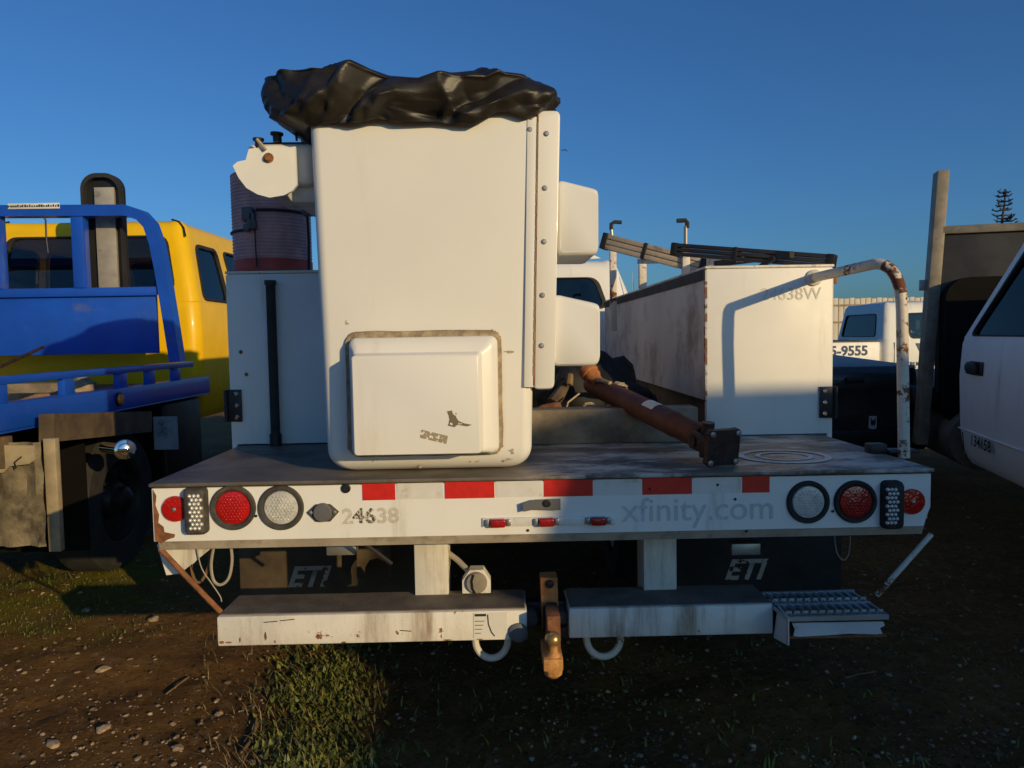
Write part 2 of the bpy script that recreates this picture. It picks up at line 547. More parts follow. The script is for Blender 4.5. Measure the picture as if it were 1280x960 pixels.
def text(body, size, c, m, parent, ux=(1, 0, 0), uz=(0, 0, 1), shear=0.0, off=0.0, name='lettering', xs=1.0, align='LEFT', label=None):
    cu = bpy.data.curves.new(name, 'FONT')
    cu.body = body
    cu.size = size
    cu.shear = shear
    cu.offset = off
    cu.align_x = align
    cu.resolution_u = 4
    ob = bpy.data.objects.new(name, cu)
    me = bpy.data.meshes.new_from_object(ob)
    bpy.data.objects.remove(ob)
    ux, uz, c = sd(ux), sd(uz), sd(c)
    og = origin_of(parent)
    for v in me.vertices:
        v.co = c + ux * (v.co.x * xs) + uz * v.co.y - og
    me.materials.clear()
    me.materials.append(M[m])
    o = bpy.data.objects.new(name, me)
    COL.objects.link(o)
    o.parent = parent
    if label: o['label'] = label
    return o

def wheel(root, c, r=0.40, w=0.26, axis=(1, 0, 0), rim='steel', name='wheel'):
    """axis points to the outer side"""
    c, ax = sd(c), sd(axis)
    t = MB()
    t.lathe(c - ax * w / 2, ax, [(r * 0.62, 0), (r * 0.93, 0.0), (r, 0.035), (r, w - 0.035), (r * 0.93, w), (r * 0.62, w), (r * 0.58, w - 0.03)], 40, cap=False)
    o = t.build('wheel', 'tyre', root)
    h = MB()
    h.lathe(c - ax * w / 2, ax, [(r * 0.6, 0.02), (r * 0.6, w - 0.02), (r * 0.56, w - 0.012), (r * 0.52, w - 0.07), (r * 0.28, w - 0.085), (r * 0.24, w - 0.03), (r * 0.16, w - 0.02)], 28)
    h.build('rim', rim, o)
    hb = MB()
    hb.lathe(c + ax * (w / 2 - 0.03), ax, [(r * 0.18, 0), (r * 0.17, 0.05), (r * 0.1, 0.075), (0.01, 0.08)], 20)
    for i in range(8):
        a = ax.orthogonal().normalized()
        b = ax.cross(a)
        q = c + ax * (w / 2 - 0.075) + (a * math.cos(i * math.pi / 4) + b * math.sin(i * math.pi / 4)) * r * 0.38
        hb.lathe(q, ax, [(0.016, 0), (0.016, 0.03), (0.01, 0.035)], 6)
    hb.build('hub_cap', 'black' if rim == 'black' else 'chrome', o)
    return o

# ------------------------------------------------------------------ a vehicle cab: rounded shell with real window openings
def cab(root, ox, oy, hw, rw, zf, zb, zr, yrb, yrr, yfr, ycw, ynose, zhood, paint, rear=None, sides=(), r=0.07, gl='glass', seats=True, trim='rubber', oz=0.0, door_lines=()):
    """local frame: x across, y forward; yrb/yrr rear edge at belt and roof, yfr roof front, ycw cowl"""
    def V(x, y, z): return Vector((x + ox, y + oy, z + oz))
    tub = MB()
    loops = []
    for z, o in ((zf, -0.05), (zf + 0.06, -0.01), (zf + 0.3 * (zb - zf), 0.012), (zf + 0.7 * (zb - zf), 0.02), (zb - 0.04, 0.008), (zb, -0.002)):
        loops.append([V(x, y, z) for x, y in rrect(-hw - o, hw + o, yrb - o, ycw + 0.02, r)])
    tub.loft(loops)
    shell = tub.build('body', paint, root, 40)
    if ynose > ycw:
        hd = MB()
        loops = []
        for y, zt, s in ((ycw - 0.03, zhood, 1.0), (ycw + 0.4 * (ynose - ycw), zhood - 0.01, 0.99), (ynose - 0.15, zhood - 0.07, 0.97), (ynose, zhood - 0.2, 0.93)):
            loops.append([V(x, y, z) for x, z in rrect(-hw * s, hw * s, zf + 0.05, zt, 0.10)])
        hd.loft(loops)
        hd.build('hood', paint, root, 40)
    B = {(sx, k): V(sx * (hw if k in 'bc' else rw), {'b': yrb, 'c': ycw, 'r': yrr, 'f': yfr}[k], zb if k in 'bc' else zr) for sx in (-1, 1) for k in 'bcrf'}
    def inset(c, e):
        """quad corners (b-left, b-right, t-right, t-left); keep the belt edge, pull the others in"""
        bl, br, tr, tl = c
        ub, ut = (br - bl).normalized() * e, (tr - tl).normalized() * e
        vl, vr = (tl - bl).normalized() * e, (tr - br).normalized() * e
        return [bl + ub, br - ub, tr - ut - vr, tl + ut - vl]
    g = MB()
    quads = {
        'rear': inset([B[-1, 'b'], B[1, 'b'], B[1, 'r'], B[-1, 'r']], r),
        'right': inset([B[1, 'b'], B[1, 'c'], B[1, 'f'], B[1, 'r']], r),
        'front': inset([B[1, 'c'], B[-1, 'c'], B[-1, 'f'], B[1, 'f']], r),
        'left': inset([B[-1, 'c'], B[-1, 'b'], B[-1, 'r'], B[-1, 'f']], r)}
    def bil(q, a, b):
        return q[0].lerp(q[1], a).lerp(q[3].lerp(q[2], a), b)
    wins = {k: [] for k in quads}
    if rear: wins['rear'].append(rear)
    wins['front'].append((0.03, 0.97, 0.06, 0.93))
    for (a0, a1, a2, a3, b0, b1) in sides:
        wins['right'].append((a0, a1, a2, a3, b0, b1))
        wins['left'].append((1 - a1, 1 - a0, 1 - a3, 1 - a2, b0, b1))
    holes_all = []
    for k, q in quads.items():
        nrm = (q[1] - q[0]).cross(q[3] - q[0]).normalized()
        hs = []
        for wv in wins[k]:
            if len(wv) == 4: wv = (wv[0], wv[1], wv[0], wv[1], wv[2], wv[3])
            cs = [bil(q, wv[0], wv[4]), bil(q, wv[1], wv[4]), bil(q, wv[3], wv[5]), bil(q, wv[2], wv[5])]
            h = rquad(cs, 0.085)
            hs.append(h)
            holes_all.append((h, nrm, cs))
        g.holed(q, hs, -nrm * 0.035)
    def arc(P, C, Q, n=5):
        return [P * (1 - t) ** 2 + C * 2 * t * (1 - t) + Q * t * t for t in (i / n for i in range(n + 1))]
    order = ['rear', 'right', 'front', 'left']
    corners = {'rear': (1, 'b', 'r'), 'right': (1, 'c', 'f'), 'front': (-1, 'c', 'f'), 'left': (-1, 'b', 'r')}
    top = [B[-1, 'r'], B[1, 'r'], B[1, 'f'], B[-1, 'f']]
    cc = sum(top, Vector()) / 4
    rq = []
    dx = rw - r
    for sx, yy in ((-1, yrr + r), (1, yrr + r), (1, yfr - r * 1.5), (-1, yfr - r * 1.5)):
        rq.append(V(sx * dx, yy, zr))
    for i, k in enumerate(order):
        k2 = order[(i + 1) % 4]
        sx, kb, kt = corners[k]
        lo, hi = arc(quads[k][1], B[sx, kb], quads[k2][0]), arc(quads[k][2], B[sx, kt], quads[k2][3])
        # corner of the roof: pull the top arc towards the roof
        g.loft([lo, hi], False, False, closed=False)
        e0, e1 = quads[k][3], quads[k][2]
        ra, rb = rq[i], rq[(i + 1) % 4]
        ca, cb = top[i], top[(i + 1) % 4]
        A1, A2 = arc(e0, ca.lerp(cb, (e0 - ca).length / (cb - ca).length), ra), arc(e1, cb.lerp(ca, (e1 - cb).length / (cb - ca).length), rb)
        g.loft([A1, A2], False, False, closed=False)
        # spherical corner patch between hi arc and the two roof arcs
        k2e0 = quads[k2][3]
        j = (i + 1) % 4
        ca2, cb2 = top[j], top[(j + 1) % 4]
        A3 = arc(k2e0, ca2.lerp(cb2, (k2e0 - ca2).length / (cb2 - ca2).length), rq[j])
        n = len(hi)
        rows = []
        for t in range(n):
            f = t / (n - 1)
            rows.append([A2[t].lerp(A3[t], s / (n - 1)) + (hi[s] - hi[0].lerp(hi[-1], s / (n - 1))) * (1 - f) for s in range(n)])
        g.loft(rows, False, False, closed=False)
    # slightly crowned roof
    rows = []
    for a in range(7):
        fy = a / 6
        rows.append([rq[0].lerp(rq[1], b / 6).lerp(rq[3].lerp(rq[2], b / 6), fy) + Vector((0, 0, 0.03 * (1 - (2 * fy - 1) ** 2) * (1 - (b / 3 - 1) ** 2) * 2)) for b in range(7)])
    g.loft(rows, False, False, closed=False)
    bmesh.ops.remove_doubles(g.bm, verts=g.bm.verts, dist=0.0005)
    gh = g.build('greenhouse', paint, root, 40)
    for h, nrm, cs in holes_all:
        c0 = sum(cs, Vector()) / 4
        p = MB()
        out = [x + nrm * 0.006 for x in h]
        inn = [x + (c0 - x).normalized() * 0.035 + nrm * 0.008 for x in h]
        inn2 = [x - nrm * 0.03 for x in inn]
        p.loft([[x - nrm * 0.03 for x in h], out, inn, inn2], False, False)
        fr = p.build('window', trim, root)
        pn = MB()
        pn.prism([x + (c0 - x).normalized() * 0.03 - nrm * 0.012 for x in h], -nrm * 0.005)
        pn.build('pane', gl, fr, 20)
    fl = MB()
    fl.box(ox - hw + 0.06, ox + hw - 0.06, oy + ycw - 0.5, oy + ycw - 0.05, zb + oz - 0.1, zb + oz + 0.09, 0.05)
    fl.build('dashboard', 'interior', root)
    if seats:
        for sx in (-0.48, 0.48):
            s = MB()
            yy = oy + yrb + (ycw - yrb) * 0.48
            s.hexa([(ox + sx * hw - 0.25, yy - 0.10, zb + oz - 0.5), (ox + sx * hw + 0.25, yy - 0.10, zb + oz - 0.5), (ox + sx * hw + 0.25, yy + 0.06, zb + oz - 0.5), (ox + sx * hw - 0.25, yy + 0.06, zb + oz - 0.5),
                    (ox + sx * hw - 0.21, yy - 0.22, zb + oz + 0.12), (ox + sx * hw + 0.21, yy - 0.22, zb + oz + 0.12), (ox + sx * hw + 0.21, yy - 0.08, zb + oz + 0.12), (ox + sx * hw - 0.21, yy - 0.08, zb + oz + 0.12)], 0.05, 3)
            so = s.build('seat', 'seat', root)
            h = MB()
            h.box(ox + sx * hw - 0.13, ox + sx * hw + 0.13, yy - 0.25, yy - 0.13, zb + oz + 0.17, zb + oz + 0.38, 0.05, 3)
            h.cyl((ox + sx * hw - 0.06, yy - 0.18, zb + oz + 0.09), (ox + sx * hw - 0.06, yy - 0.18, zb + oz + 0.2), 0.008)
            h.cyl((ox + sx * hw + 0.06, yy - 0.18, zb + oz + 0.09), (ox + sx * hw + 0.06, yy - 0.18, zb + oz + 0.2), 0.008)
            h.build('headrest', 'seat', so)
        st = MB()
        a = [Vector((ox - 0.45 * hw + 0.19 * math.cos(t * math.pi / 12), oy + ycw - 0.62 + 0.06 * math.sin(t * math.pi / 12), zb + oz + 0.02 + 0.17 * math.sin(t * math.pi / 12))) for t in range(25)]
        st.tube(a, 0.014, 6)
        st.build('steering_wheel', 'interior', root)
    # door gaps as thin recessed dark strips
    for yl in door_lines:
        for sx in (-1, 1):
            d = MB()
            d.box(ox + sx * (hw + 0.016) - 0.005, ox + sx * (hw + 0.016) + 0.005, oy + yl - 0.006, oy + yl + 0.006, zf + oz + 0.12, zb + oz - 0.05)
            d.build('door_gap', 'black', root)
    return shell, quads, bil

# ================================================================== GROUND
def build_ground():
    bm = bmesh.new()
    def grid(x0, x1, nx, y0, y1, ny, amp):
        vs = []
        for j in range(ny + 1):
            row = []
            for i in range(nx + 1):
                x, y = x0 + (x1 - x0) * i / nx, y0 + (y1 - y0) * j / ny
                e = min(1, min(x - x0, x1 - x, y - y0, y1 - y) / 0.8)
                z = amp * e * (noise.noise((x * 0.9, y * 0.9, 3)) * 1.0 + 0.45 * noise.noise((x * 3.1, y * 3.1, 7)) + 0.22 * noise.noise((x * 9, y * 9, 1)) + 0.12 * noise.noise((x * 22, y * 22, 5)))
                row.append(bm.verts.new((x, y, z)))
            vs.append(row)
        for j in range(ny):
            for i in range(nx):
                bm.faces.new((vs[j][i], vs[j][i + 1], vs[j + 1][i + 1], vs[j + 1][i]))
    X0, X1, Y0, Y1 = -6.0, 4.0, 1.0, 8.0
    grid(X0, X1, 270, Y0, Y1, 190, 0.045)
    S = 900
    for a, b, c, d in ((-S, X0, -S, S), (X1, S, -S, S), (X0, X1, -S, Y0), (X0, X1, Y1, S)):
        bm.faces.new([bm.verts.new(p) for p in ((a, c, 0), (b, c, 0), (b, d, 0), (a, d, 0))])
    me = bpy.data.meshes.new('ground')
    bm.to_mesh(me)
    bm.free()
    for p in me.polygons: p.use_smooth = True
    me.materials.append(M['ground'])
    o = bpy.data.objects.new('ground', me)
    COL.objects.link(o)
    tag(o, 'brown dirt yard with loose gravel and thin grass', kind='structure')
def gz(x, y):
    if not (-6 < x < 4 and 1 < y < 8): return 0
    e = max(0, min(1, min(x + 6, 4 - x, y - 1, 8 - y) / 0.8))
    return 0.045 * e * (noise.noise((x * 0.9, y * 0.9, 3)) + 0.45 * noise.noise((x * 3.1, y * 3.1, 7)) + 0.22 * noise.noise((x * 9, y * 9, 1)))
build_ground()

# ================================================================== UTILITY TRUCK (the bucket truck in front)
TG = 2.35
UT = thing('utility_truck', (0.124, TG, 0), 'white bucket truck seen from behind with covered bucket, deck, tail lights and step bumper', 'truck')
ZD = 0.986
x0, x1 = W(191, 640, TG).x, W(1163, 625, TG).x
zc = W(640, 668, TG).z
zl = W(640, 679, TG).z

# deck
d = MB()
d.box(x0 - 0.005, x1 + 0.005, TG - 0.012, 3.6, ZD - 0.012, ZD, 0.003)
d.build('deck', 'deck', UT)
d = MB()
d.box(-0.50, 0.80, 3.602, 6.3, ZD - 0.016, ZD - 0.001, 0.002)
d.build('bed_floor', 'deck', UT)
rg = MB()
for rr, ww in ((0.145, 0.012), (0.088, 0.009)):
    n = 48
    c = WZ(980, 571, ZD)
    a = [Vector((c.x + (rr + ww) * math.cos(2 * math.pi * i / n), c.y + (rr + ww) * 0.95 * math.sin(2 * math.pi * i / n), ZD + 0.003)) for i in range(n)]
    b = [Vector((c.x + (rr - ww) * math.cos(2 * math.pi * i / n), c.y + (rr - ww) * 0.95 * math.sin(2 * math.pi * i / n), ZD + 0.003)) for i in range(n)]
    rg.loft([a, b], False, False)
    c = c + Vector((-0.045, 0.0, 0))
rg.build('paint_ring', 'stain', UT)

# tailgate panel
t = MB()
pts = [(x0, zl + 0.03), (x0 + 0.012, zc), (x1 - 0.02, zc), (x1 - 0.012, zc + 0.03), (x1 + 0.0, zc + 0.06), (x1, ZD - 0.018), (x0, ZD - 0.018)]
t.prism([(x, TG, z) for x, z in pts], (0, 0.012, 0))
tail = t.build('tail_panel', 'white_paint', UT)
lp = MB()
lp.hexa([(x0 + 0.012, TG, zc - 0.001), (x1 - 0.02, TG, zc - 0.001), (x1 - 0.02, TG + 0.010, zl), (x0 + 0.012, TG + 0.010, zl),
         (x0 + 0.012, TG + 0.012, zc + 0.002), (x1 - 0.02, TG + 0.012, zc + 0.002), (x1 - 0.02, TG + 0.022, zl + 0.004), (x0 + 0.012, TG + 0.022, zl + 0.004)])
lp.build('lower_lip', 'lip', UT)
# rusted edge strip on the left end
e = MB()
ed = [(0.0, 0.0), (0.010, -0.02), (0.006, -0.05), (0.016, -0.08), (0.012, -0.105), (0.028, -0.118), (0.030, -0.135), (0.062, -0.142), (0.060, -0.152), (0.040, -0.158), (0.020, -0.17), (0.0, -0.16)]
e.prism([(x0 + a + 0.004, TG - 0.003, zc + 0.165 + b) for a, b in ed], (0, 0.002, 0))
e.build('rusted_edge', 'rust', UT)
# side rails under the deck
for xx in (x0, x1 - 0.012):
    s = MB()
    s.box(xx + 0.001, xx + 0.011, TG + 0.014, 3.55, zc + 0.02, ZD - 0.018)
    s.build('side_rail', 'white_dirty', UT)

# reflective tape
yT = TG - 0.002
def onface(u, v, D=TG - 0.002): return W(u, v, D)
for u0, u1, v0, v1 in ((453, 494, 604, 625), (556, 618, 602, 623), (680, 741, 601, 622), (803, 865, 600, 621), (928, 962, 599, 620)):
    a, b = onface(u0, (v0 + v1) / 2), onface(u1, (v0 + v1) / 2)
    q = MB()
    hh = 0.0262
    zt = 0.945 - 0.0
    q.box(a.x, b.x, yT, yT + 0.0015, zt - hh, zt + hh)
    q.build('reflective_tape', 'red_tape', UT).__setitem__('label', 'red reflective tape')
for u0, u1 in ((496, 554), (620, 678), (743, 801), (867, 926)):
    a, b = onface(u0, 612), onface(u1, 612)
    q = MB()
    q.box(a.x, b.x, yT + 0.0006, yT + 0.0016, 0.945 - 0.025, 0.945 + 0.025)
    q.build('reflective_tape', 'silver_tape', UT).__setitem__('label', 'silver reflective tape')

def round_light(u, v, ro, ri, lensm, housing='rubber_grey', beads=False, label=None, flat=False):
    c = onface(u, v)
    k = TG / F
    o = MB()
    if flat:
        o.lathe(c + Vector((0, 0.003, 0)), (0, -1, 0), [(ro * k, 0), (ro * k, 0.006), (ro * k * 0.94, 0.010), (0.004, 0.013)], 32)
        ob = o.build('round_reflector', lensm, UT)
        s = MB()
        s.lathe(c + Vector((0, -0.009, 0)), (0, -1, 0), [(0.006, 0), (0.006, 0.003), (0.003, 0.0045)], 12)
        s.build('screw', 'steel', ob)
        return
    o.lathe(c + Vector((0, 0.005, 0)), (0, -1, 0), [(ro * k * 1.0, 0), (ro * k, 0.009), (ro * k * 0.95, 0.014), (ri * k * 1.12, 0.013), (ri * k * 1.02, 0.006), (ri * k * 0.98, 0.004)], 40, cap=False)
    ob = o.build('tail_light', housing, UT)
    if label: ob['label'] = label
    l = MB()
    l.lathe(c + Vector((0, 0.002, 0)), (0, -1, 0), [(ri * k * 1.04, 0), (ri * k * 0.97, 0.008), (ri * k * 0.7, 0.0105), (0.002, 0.012)], 40)
    l.build('lens', lensm, ob)
    bd = MB()
    rr = ri * k
    sp = rr * 0.2
    for j in range(-6, 7):
        for i in range(-6, 7):
            x, z = (i + (j % 2) * 0.5) * sp, j * sp * 0.87
            if x * x + z * z < (rr * 0.86) ** 2:
                hh = 0.0105 if x * x + z * z < (rr * 0.6) ** 2 else 0.009
                bd.lathe(c + Vector((x, 0.002 - hh + 0.001, z)), (0, -1, 0), [(sp * 0.40, 0), (sp * 0.28, 0.0026), (0.0006, 0.0034)], 7)
    o2 = bd.build('lens_bead', lensm, ob, 60)
    o2['kind'] = 'stuff'

def rect_light(u0, u1, v0, v1, lensx0, lensx1, m='steel', tilt=0.0):
    a, b = onface(u0, (v0 + v1) / 2), onface(u1, (v0 + v1) / 2)
    zt, zb_ = onface((u0 + u1) / 2, v0).z, onface((u0 + u1) / 2, v1).z
    o = MB()
    sec = rrect(a.x, b.x, zb_, zt, 0.016)
    cx, cz = (a.x + b.x) / 2, (zt + zb_) / 2
    def sc(s): return [(cx + (x - cx) * s[0], cz + (z - cz) * s[1]) for x, z in sec]
    rows = [[(x, TG + 0.003, z) for x, z in sec], [(x, TG - 0.018, z) for x, z in sc((0.98, 0.99))], [(x, TG - 0.030, z) for x, z in sc((0.86, 0.94))], [(x, TG - 0.034, z) for x, z in sc((0.7, 0.88))]]
    o.loft([[Vector(p) for p in r_] for r_ in rows])
    ob = o.build('grille_light', m, UT)
    l = MB()
    lx0, lx1 = onface(lensx0, 630, TG - 0.03).x, onface(lensx1, 630, TG - 0.03).x
    n, k2 = 9, 3
    w = (lx1 - lx0) / k2
    h = (zt - zb_ - 0.035) / n
    for j in range(n):
        for i in range(k2):
            c = Vector((lx0 + (i + 0.5 + (0.25 if j % 2 else -0.25)) * w * 0.9, TG - 0.033, zb_ + 0.0175 + (j + 0.5) * h))
            l.lathe(c, (0, -1, 0), [(w * 0.46, -0.003), (w * 0.46, 0.001), (w * 0.25, 0.005), (0.0008, 0.0065)], 8)
    lo = l.build('reflector_bead', M.setdefault('bead', mat('silvered_reflector', (0.75, 0.73, 0.68), 0.2, metal=0.35, var=0.05, coat=0.4)), ob, 60)
    lo['kind'] = 'stuff'
    return ob
round_light(219, 636, 16.5, 0, 'red_lens', flat=True)
round_light(1140, 627, 16.5, 0, 'red_lens', flat=True)
round_light(291.5, 634.5, 28.5, 21, 'red_lens', label='red round tail light on the left')
round_light(351.5, 634.5, 28.5, 21, 'clear_lens', label='clear round reversing light on the left')
round_light(1010, 627.5, 27.5, 20.5, 'clear_lens', 'rubber', label='clear round reversing light on the right')
round_light(1069, 627, 27.5, 20.5, 'dark_red_lens', 'rubber', label='dark red round tail light on the right')
rect_light(233, 261, 608, 667, 236, 254, 'rubber_grey')
rect_light(1100, 1126, 600, 660, 1108, 1124, 'rubber')

# seven-pin socket, hole, serial number, latch, marker bar, web address
c = onface(404, 640)
k = TG / F
s = MB()
s.prism([(c.x + a * k, TG - 0.006, c.z + b * k) for a, b in ((-20, 0), (-9, 10), (9, 10), (20, 0), (9, -12), (-9, -12))], (0, 0.007, 0))
so = s.build('trailer_socket', 'rubber_grey', UT)
s = MB()
s.lathe(c + Vector((0, 0.0, 0)), (0, -1, 0), [(0.029, 0), (0.029, 0.012), (0.026, 0.016), (0.004, 0.017)], 24)
s.build('socket_cover', 'grey_plastic', so)
s = MB()
for q in (-15, 15):
    s.lathe(c + Vector((q * k, -0.006, 0)), (0, -1, 0), [(0.006, 0), (0.006, 0.003), (0.003, 0.004)], 10)
s.build('screw', 'steel', so).__setitem__('kind', 'stuff')
c = onface(432.5, 610.5)
s = MB()
s.lathe(c + Vector((0, 0.002, 0)), (0, -1, 0), [(0.0145, 0), (0.0145, 0.005), (0.011, 0.006), (0.010, 0.003), (0.001, 0.003)], 20)
s.build('grommet', 'black', UT)
for u, v in ((320, 645), (897, 606), (1041, 639), (919, 624), (933, 664), (660, 663), (812, 611)):
    c = onface(u, v)
    s = MB()
    s.lathe(c + Vector((0, 0.001, 0)), (0, -1, 0), [(0.0045, 0), (0.0045, 0.002), (0.002, 0.003)], 10)
    s.build('rivet', 'ink', UT)
c = onface(427, 654, TG - 0.0015)
text('46', 0.066, c + Vector((0.0352, 0, 0)), 'ink_worn', UT, xs=1.08, off=0.0012, name='lettering')
c = onface(427, 654, TG - 0.0012)
text('24638', 0.066, c + Vector((0.002, 0.0002, -0.001)), 'ink_pale', UT, xs=1.08, off=0.002, name='lettering')
c = onface(777, 652, TG - 0.0012)
text('xfinity.com', 0.107, c, 'ghost', UT, xs=1.02, off=0.0006, name='lettering')
a = onface(653, 634)
s = MB()
pts = [(653, 628), (668, 623), (700, 622), (700, 636), (668, 635), (654, 638)]
pp = [onface(u, v) for u, v in pts]
s.prism([(p.x, TG - 0.022, p.z) for p in pp], (0, 0.004, 0))
s.box(onface(668, 630).x, onface(699, 630).x, TG - 0.018, TG + 0.002, onface(684, 626).z - 0.003, onface(684, 626).z + 0.003)
lt = s.build('latch_bracket', 'grey_plastic', UT)
c = onface(684, 629, TG - 0.024)
s = MB()
s.lathe(c, (0, -1, 0), [(0.012, 0), (0.012, 0.003), (0.008, 0.004), (0.008, 0.001), (0.001, 0.001)], 20)
s.build('bolt', 'black', lt)
a, b = onface(603, 653), onface(768, 651)
s = MB()
s.box(a.x, b.x, TG - 0.006, TG + 0.001, a.z - 0.014, a.z + 0.014, 0.002)
mb = s.build('marker_bar', 'silver_tape', UT)
for u in (622.5, 683, 747.5):
    c = onface(u, 651.8)
    s = MB()
    s.box(c.x - 0.024, c.x + 0.024, TG - 0.026, TG - 0.005, a.z - 0.0135, a.z + 0.0135, 0.006, 3)
    l = s.build('marker_light', 'dark_red_lens', mb)
    s = MB()
    s.box(c.x - 0.040, c.x - 0.025, TG - 0.016, TG - 0.005, a.z - 0.011, a.z + 0.011, 0.004)
    s.build('marker_bracket', 'steel', mb)
    s = MB()
    s.box(c.x + 0.025, c.x + 0.040, TG - 0.016, TG - 0.005, a.z - 0.011, a.z + 0.011, 0.004)
    s.build('marker_bracket', 'steel', mb)

# ---- cabinets
DC = 3.17
zct = W(960, 335, DC).z
lx0, lx1 = W(286, 450, DC).x, -0.50
rx0, rx1 = W(882, 450, DC).x, W(1041, 450, DC).x
def cabinet(xa, xb, ztop, inner_left):
    s = MB()
    s.box(xa + 0.004, xb - 0.004, DC, DC + 0.03, ZD + 0.004, ztop, 0.004)
    f = s.build('cabinet_end', 'white_paint', UT)
    xi = xa if inner_left else xb
    xo = xb if inner_left else xa
    s = MB()
    sgn = 1 if inner_left else -1
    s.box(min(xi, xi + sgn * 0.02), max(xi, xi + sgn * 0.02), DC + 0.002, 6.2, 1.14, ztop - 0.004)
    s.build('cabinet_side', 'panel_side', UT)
    s = MB()
    s.box(min(xo, xo - sgn * 0.02), max(xo, xo - sgn * 0.02), DC + 0.002, 6.2, 0.62, ztop - 0.004)
    s.box(xa + 0.03, xb - 0.03, 6.17, 6.2, 0.62, ztop - 0.01)
    s.build('cabinet_shell', 'white_paint', UT)
    s = MB()
    s.box(min(xi + sgn * 0.05, xi + sgn * 0.07), max(xi + sgn * 0.05, xi + sgn * 0.07), DC + 0.034, 6.15, ZD + 0.002, 1.1395)
    s.build('cabinet_recess', 'frame_brown', UT)
    s = MB()
    s.box(xa - 0.002, xb + 0.002, DC - 0.004, 6.2, ztop + 0.001, ztop + 0.012, 0.003)
    s.build('cabinet_lid', 'white_dirty', UT)
    s = MB()
    s.box(min(xi - sgn * 0.006, xi + sgn * 0.008), max(xi - sgn * 0.006, xi + sgn * 0.008), DC + 0.004, 6.19, ztop - 0.045, ztop - 0.001)
    s.build('lid_seal', 'rubber', UT)
    return f
zlt = W(340, 342, DC).z
cl = cabinet(lx0, lx1, zlt, False)
cr = cabinet(rx0, rx1, zct, True)
# rusty corner edge of the right cabinet
s = MB()
s.box(rx0 - 0.004, rx0 + 0.006, DC - 0.004, DC + 0.012, 1.135, zct - 0.05)
s.build('corner_edge', worn('edge_rust', (0.20, 0.085, 0.04), 0.52, 28, 0.85), UT)
# door hinges
for u0, u1, v0, v1, bx in ((281, 302, 487, 527, (0.70, 0.70, 0.70)), (1025, 1046, 483, 522, (0.30, 0.30, 0.30))):
    a, b = W(u0, 505, DC - 0.01), W(u1, 505, DC - 0.01)
    za, zb2 = W((u0 + u1) / 2, v0, DC).z, W((u0 + u1) / 2, v1, DC).z
    s = MB()
    s.box(a.x, b.x, DC - 0.010, DC - 0.003, zb2, za, 0.002)
    h = s.build('hinge', 'black', UT)
    xx = a.x + (b.x - a.x) * bx[0]
    for i in range(3):
        s = MB()
        s.lathe((xx, DC - 0.010, zb2 + (za - zb2) * (0.14 + 0.36 * i)), (0, -1, 0), [(0.0105, 0), (0.0105, 0.004), (0.006, 0.008)], 12)
        s.build('bolt', 'chrome', h)
    s = MB()
    xk = a.x + 0.006 if u0 < 600 else b.x - 0.006
    for i in range(5):
        s.cyl((xk, DC - 0.014, zb2 + (za - zb2) * i / 5 + 0.001), (xk, DC - 0.014, zb2 + (za - zb2) * (i + 1) / 5 - 0.001), 0.008, n=10)
    s.build('knuckle', 'black', h)
for u, v in ((301, 440), (308, 468), (1013, 342.5), (1012, 350.5)):
    c = W(u, v, DC - 0.001)
    s = MB()
    s.lathe(c, (0, -1, 0), [(0.008, 0), (0.007, 0.004), (0.003, 0.006)], 10)
    s.build('bolt_hole_plug', 'rust', UT)
c = W(951, 375, DC - 0.002)
text('24638W', 0.072, c, 'ghost_pale', UT, xs=1.0, name='lettering')
# black upright tube on the left cabinet
s = MB()
p0, p1 = W(345, 558, DC - 0.03), W(338, 356, DC - 0.03)
s.tube([p0, p0.lerp(p1, 0.5), p1], 0.019, 14)
tb = s.build('black_tube', 'rubber', UT)
s = MB()
s.cyl(p1, p1 + Vector((0, 0, 0.018)), 0.024, n=14)
s.build('tube_cap', 'black', tb)
s = MB()
s.cyl((p0.x, p0.y, ZD), (p0.x, p0.y, ZD + 0.05), 0.024, n=12)
s.build('tube_foot', 'black', tb)

# ---- grab rail: bent pipe from the cabinet to the deck corner
pa = W(1018, 347, DC - 0.005)
pb = W(1093, 330, 2.72)
pe = W(1130, 572, 2.64)
corner = W(1127, 328, 2.64)
pts = [pa, pa.lerp(pb, 0.5), pb]
q0, q2 = pb, Vector((corner.x + 0.004, pe.y, corner.z - 0.17))
for i in range(1, 10):
    f = i / 10
    pts.append(q0 * (1 - f) ** 2 + corner * 2 * f * (1 - f) + q2 * f * f)
pts += [q2, q2.lerp(pe, 0.4), pe]
s = MB()
s.tube(pts, 0.0195, 16)
gr = s.build('grab_rail', 'white_rusty', UT)
s = MB()
s.tube([p + Vector((0.0006, -0.0008, 0.0004)) for p in pts[4:11]], 0.0203, 16)
s.build('bare_rust_patch', worn('bare_rust_patch', (0.15, 0.048, 0.02), 0.64, 26, 0.85), gr)
s = MB()
s.lathe(pa, (0, -1, 0), [(0.034, -0.006), (0.034, 0.004), (0.022, 0.012)], 18)
s.build('rail_flange', 'white_dirty', gr)
s = MB()
a = W(1085, 568, 2.66)
s.box(a.x, a.x + 0.06, a.y - 0.02, a.y + 0.03, ZD + 0.001, ZD + 0.034, 0.004)
s.box(a.x + 0.062, pe.x + 0.05, a.y - 0.03, a.y + 0.03, ZD + 0.001, ZD + 0.013, 0.003)
s.build('rail_bracket', 'black', UT)

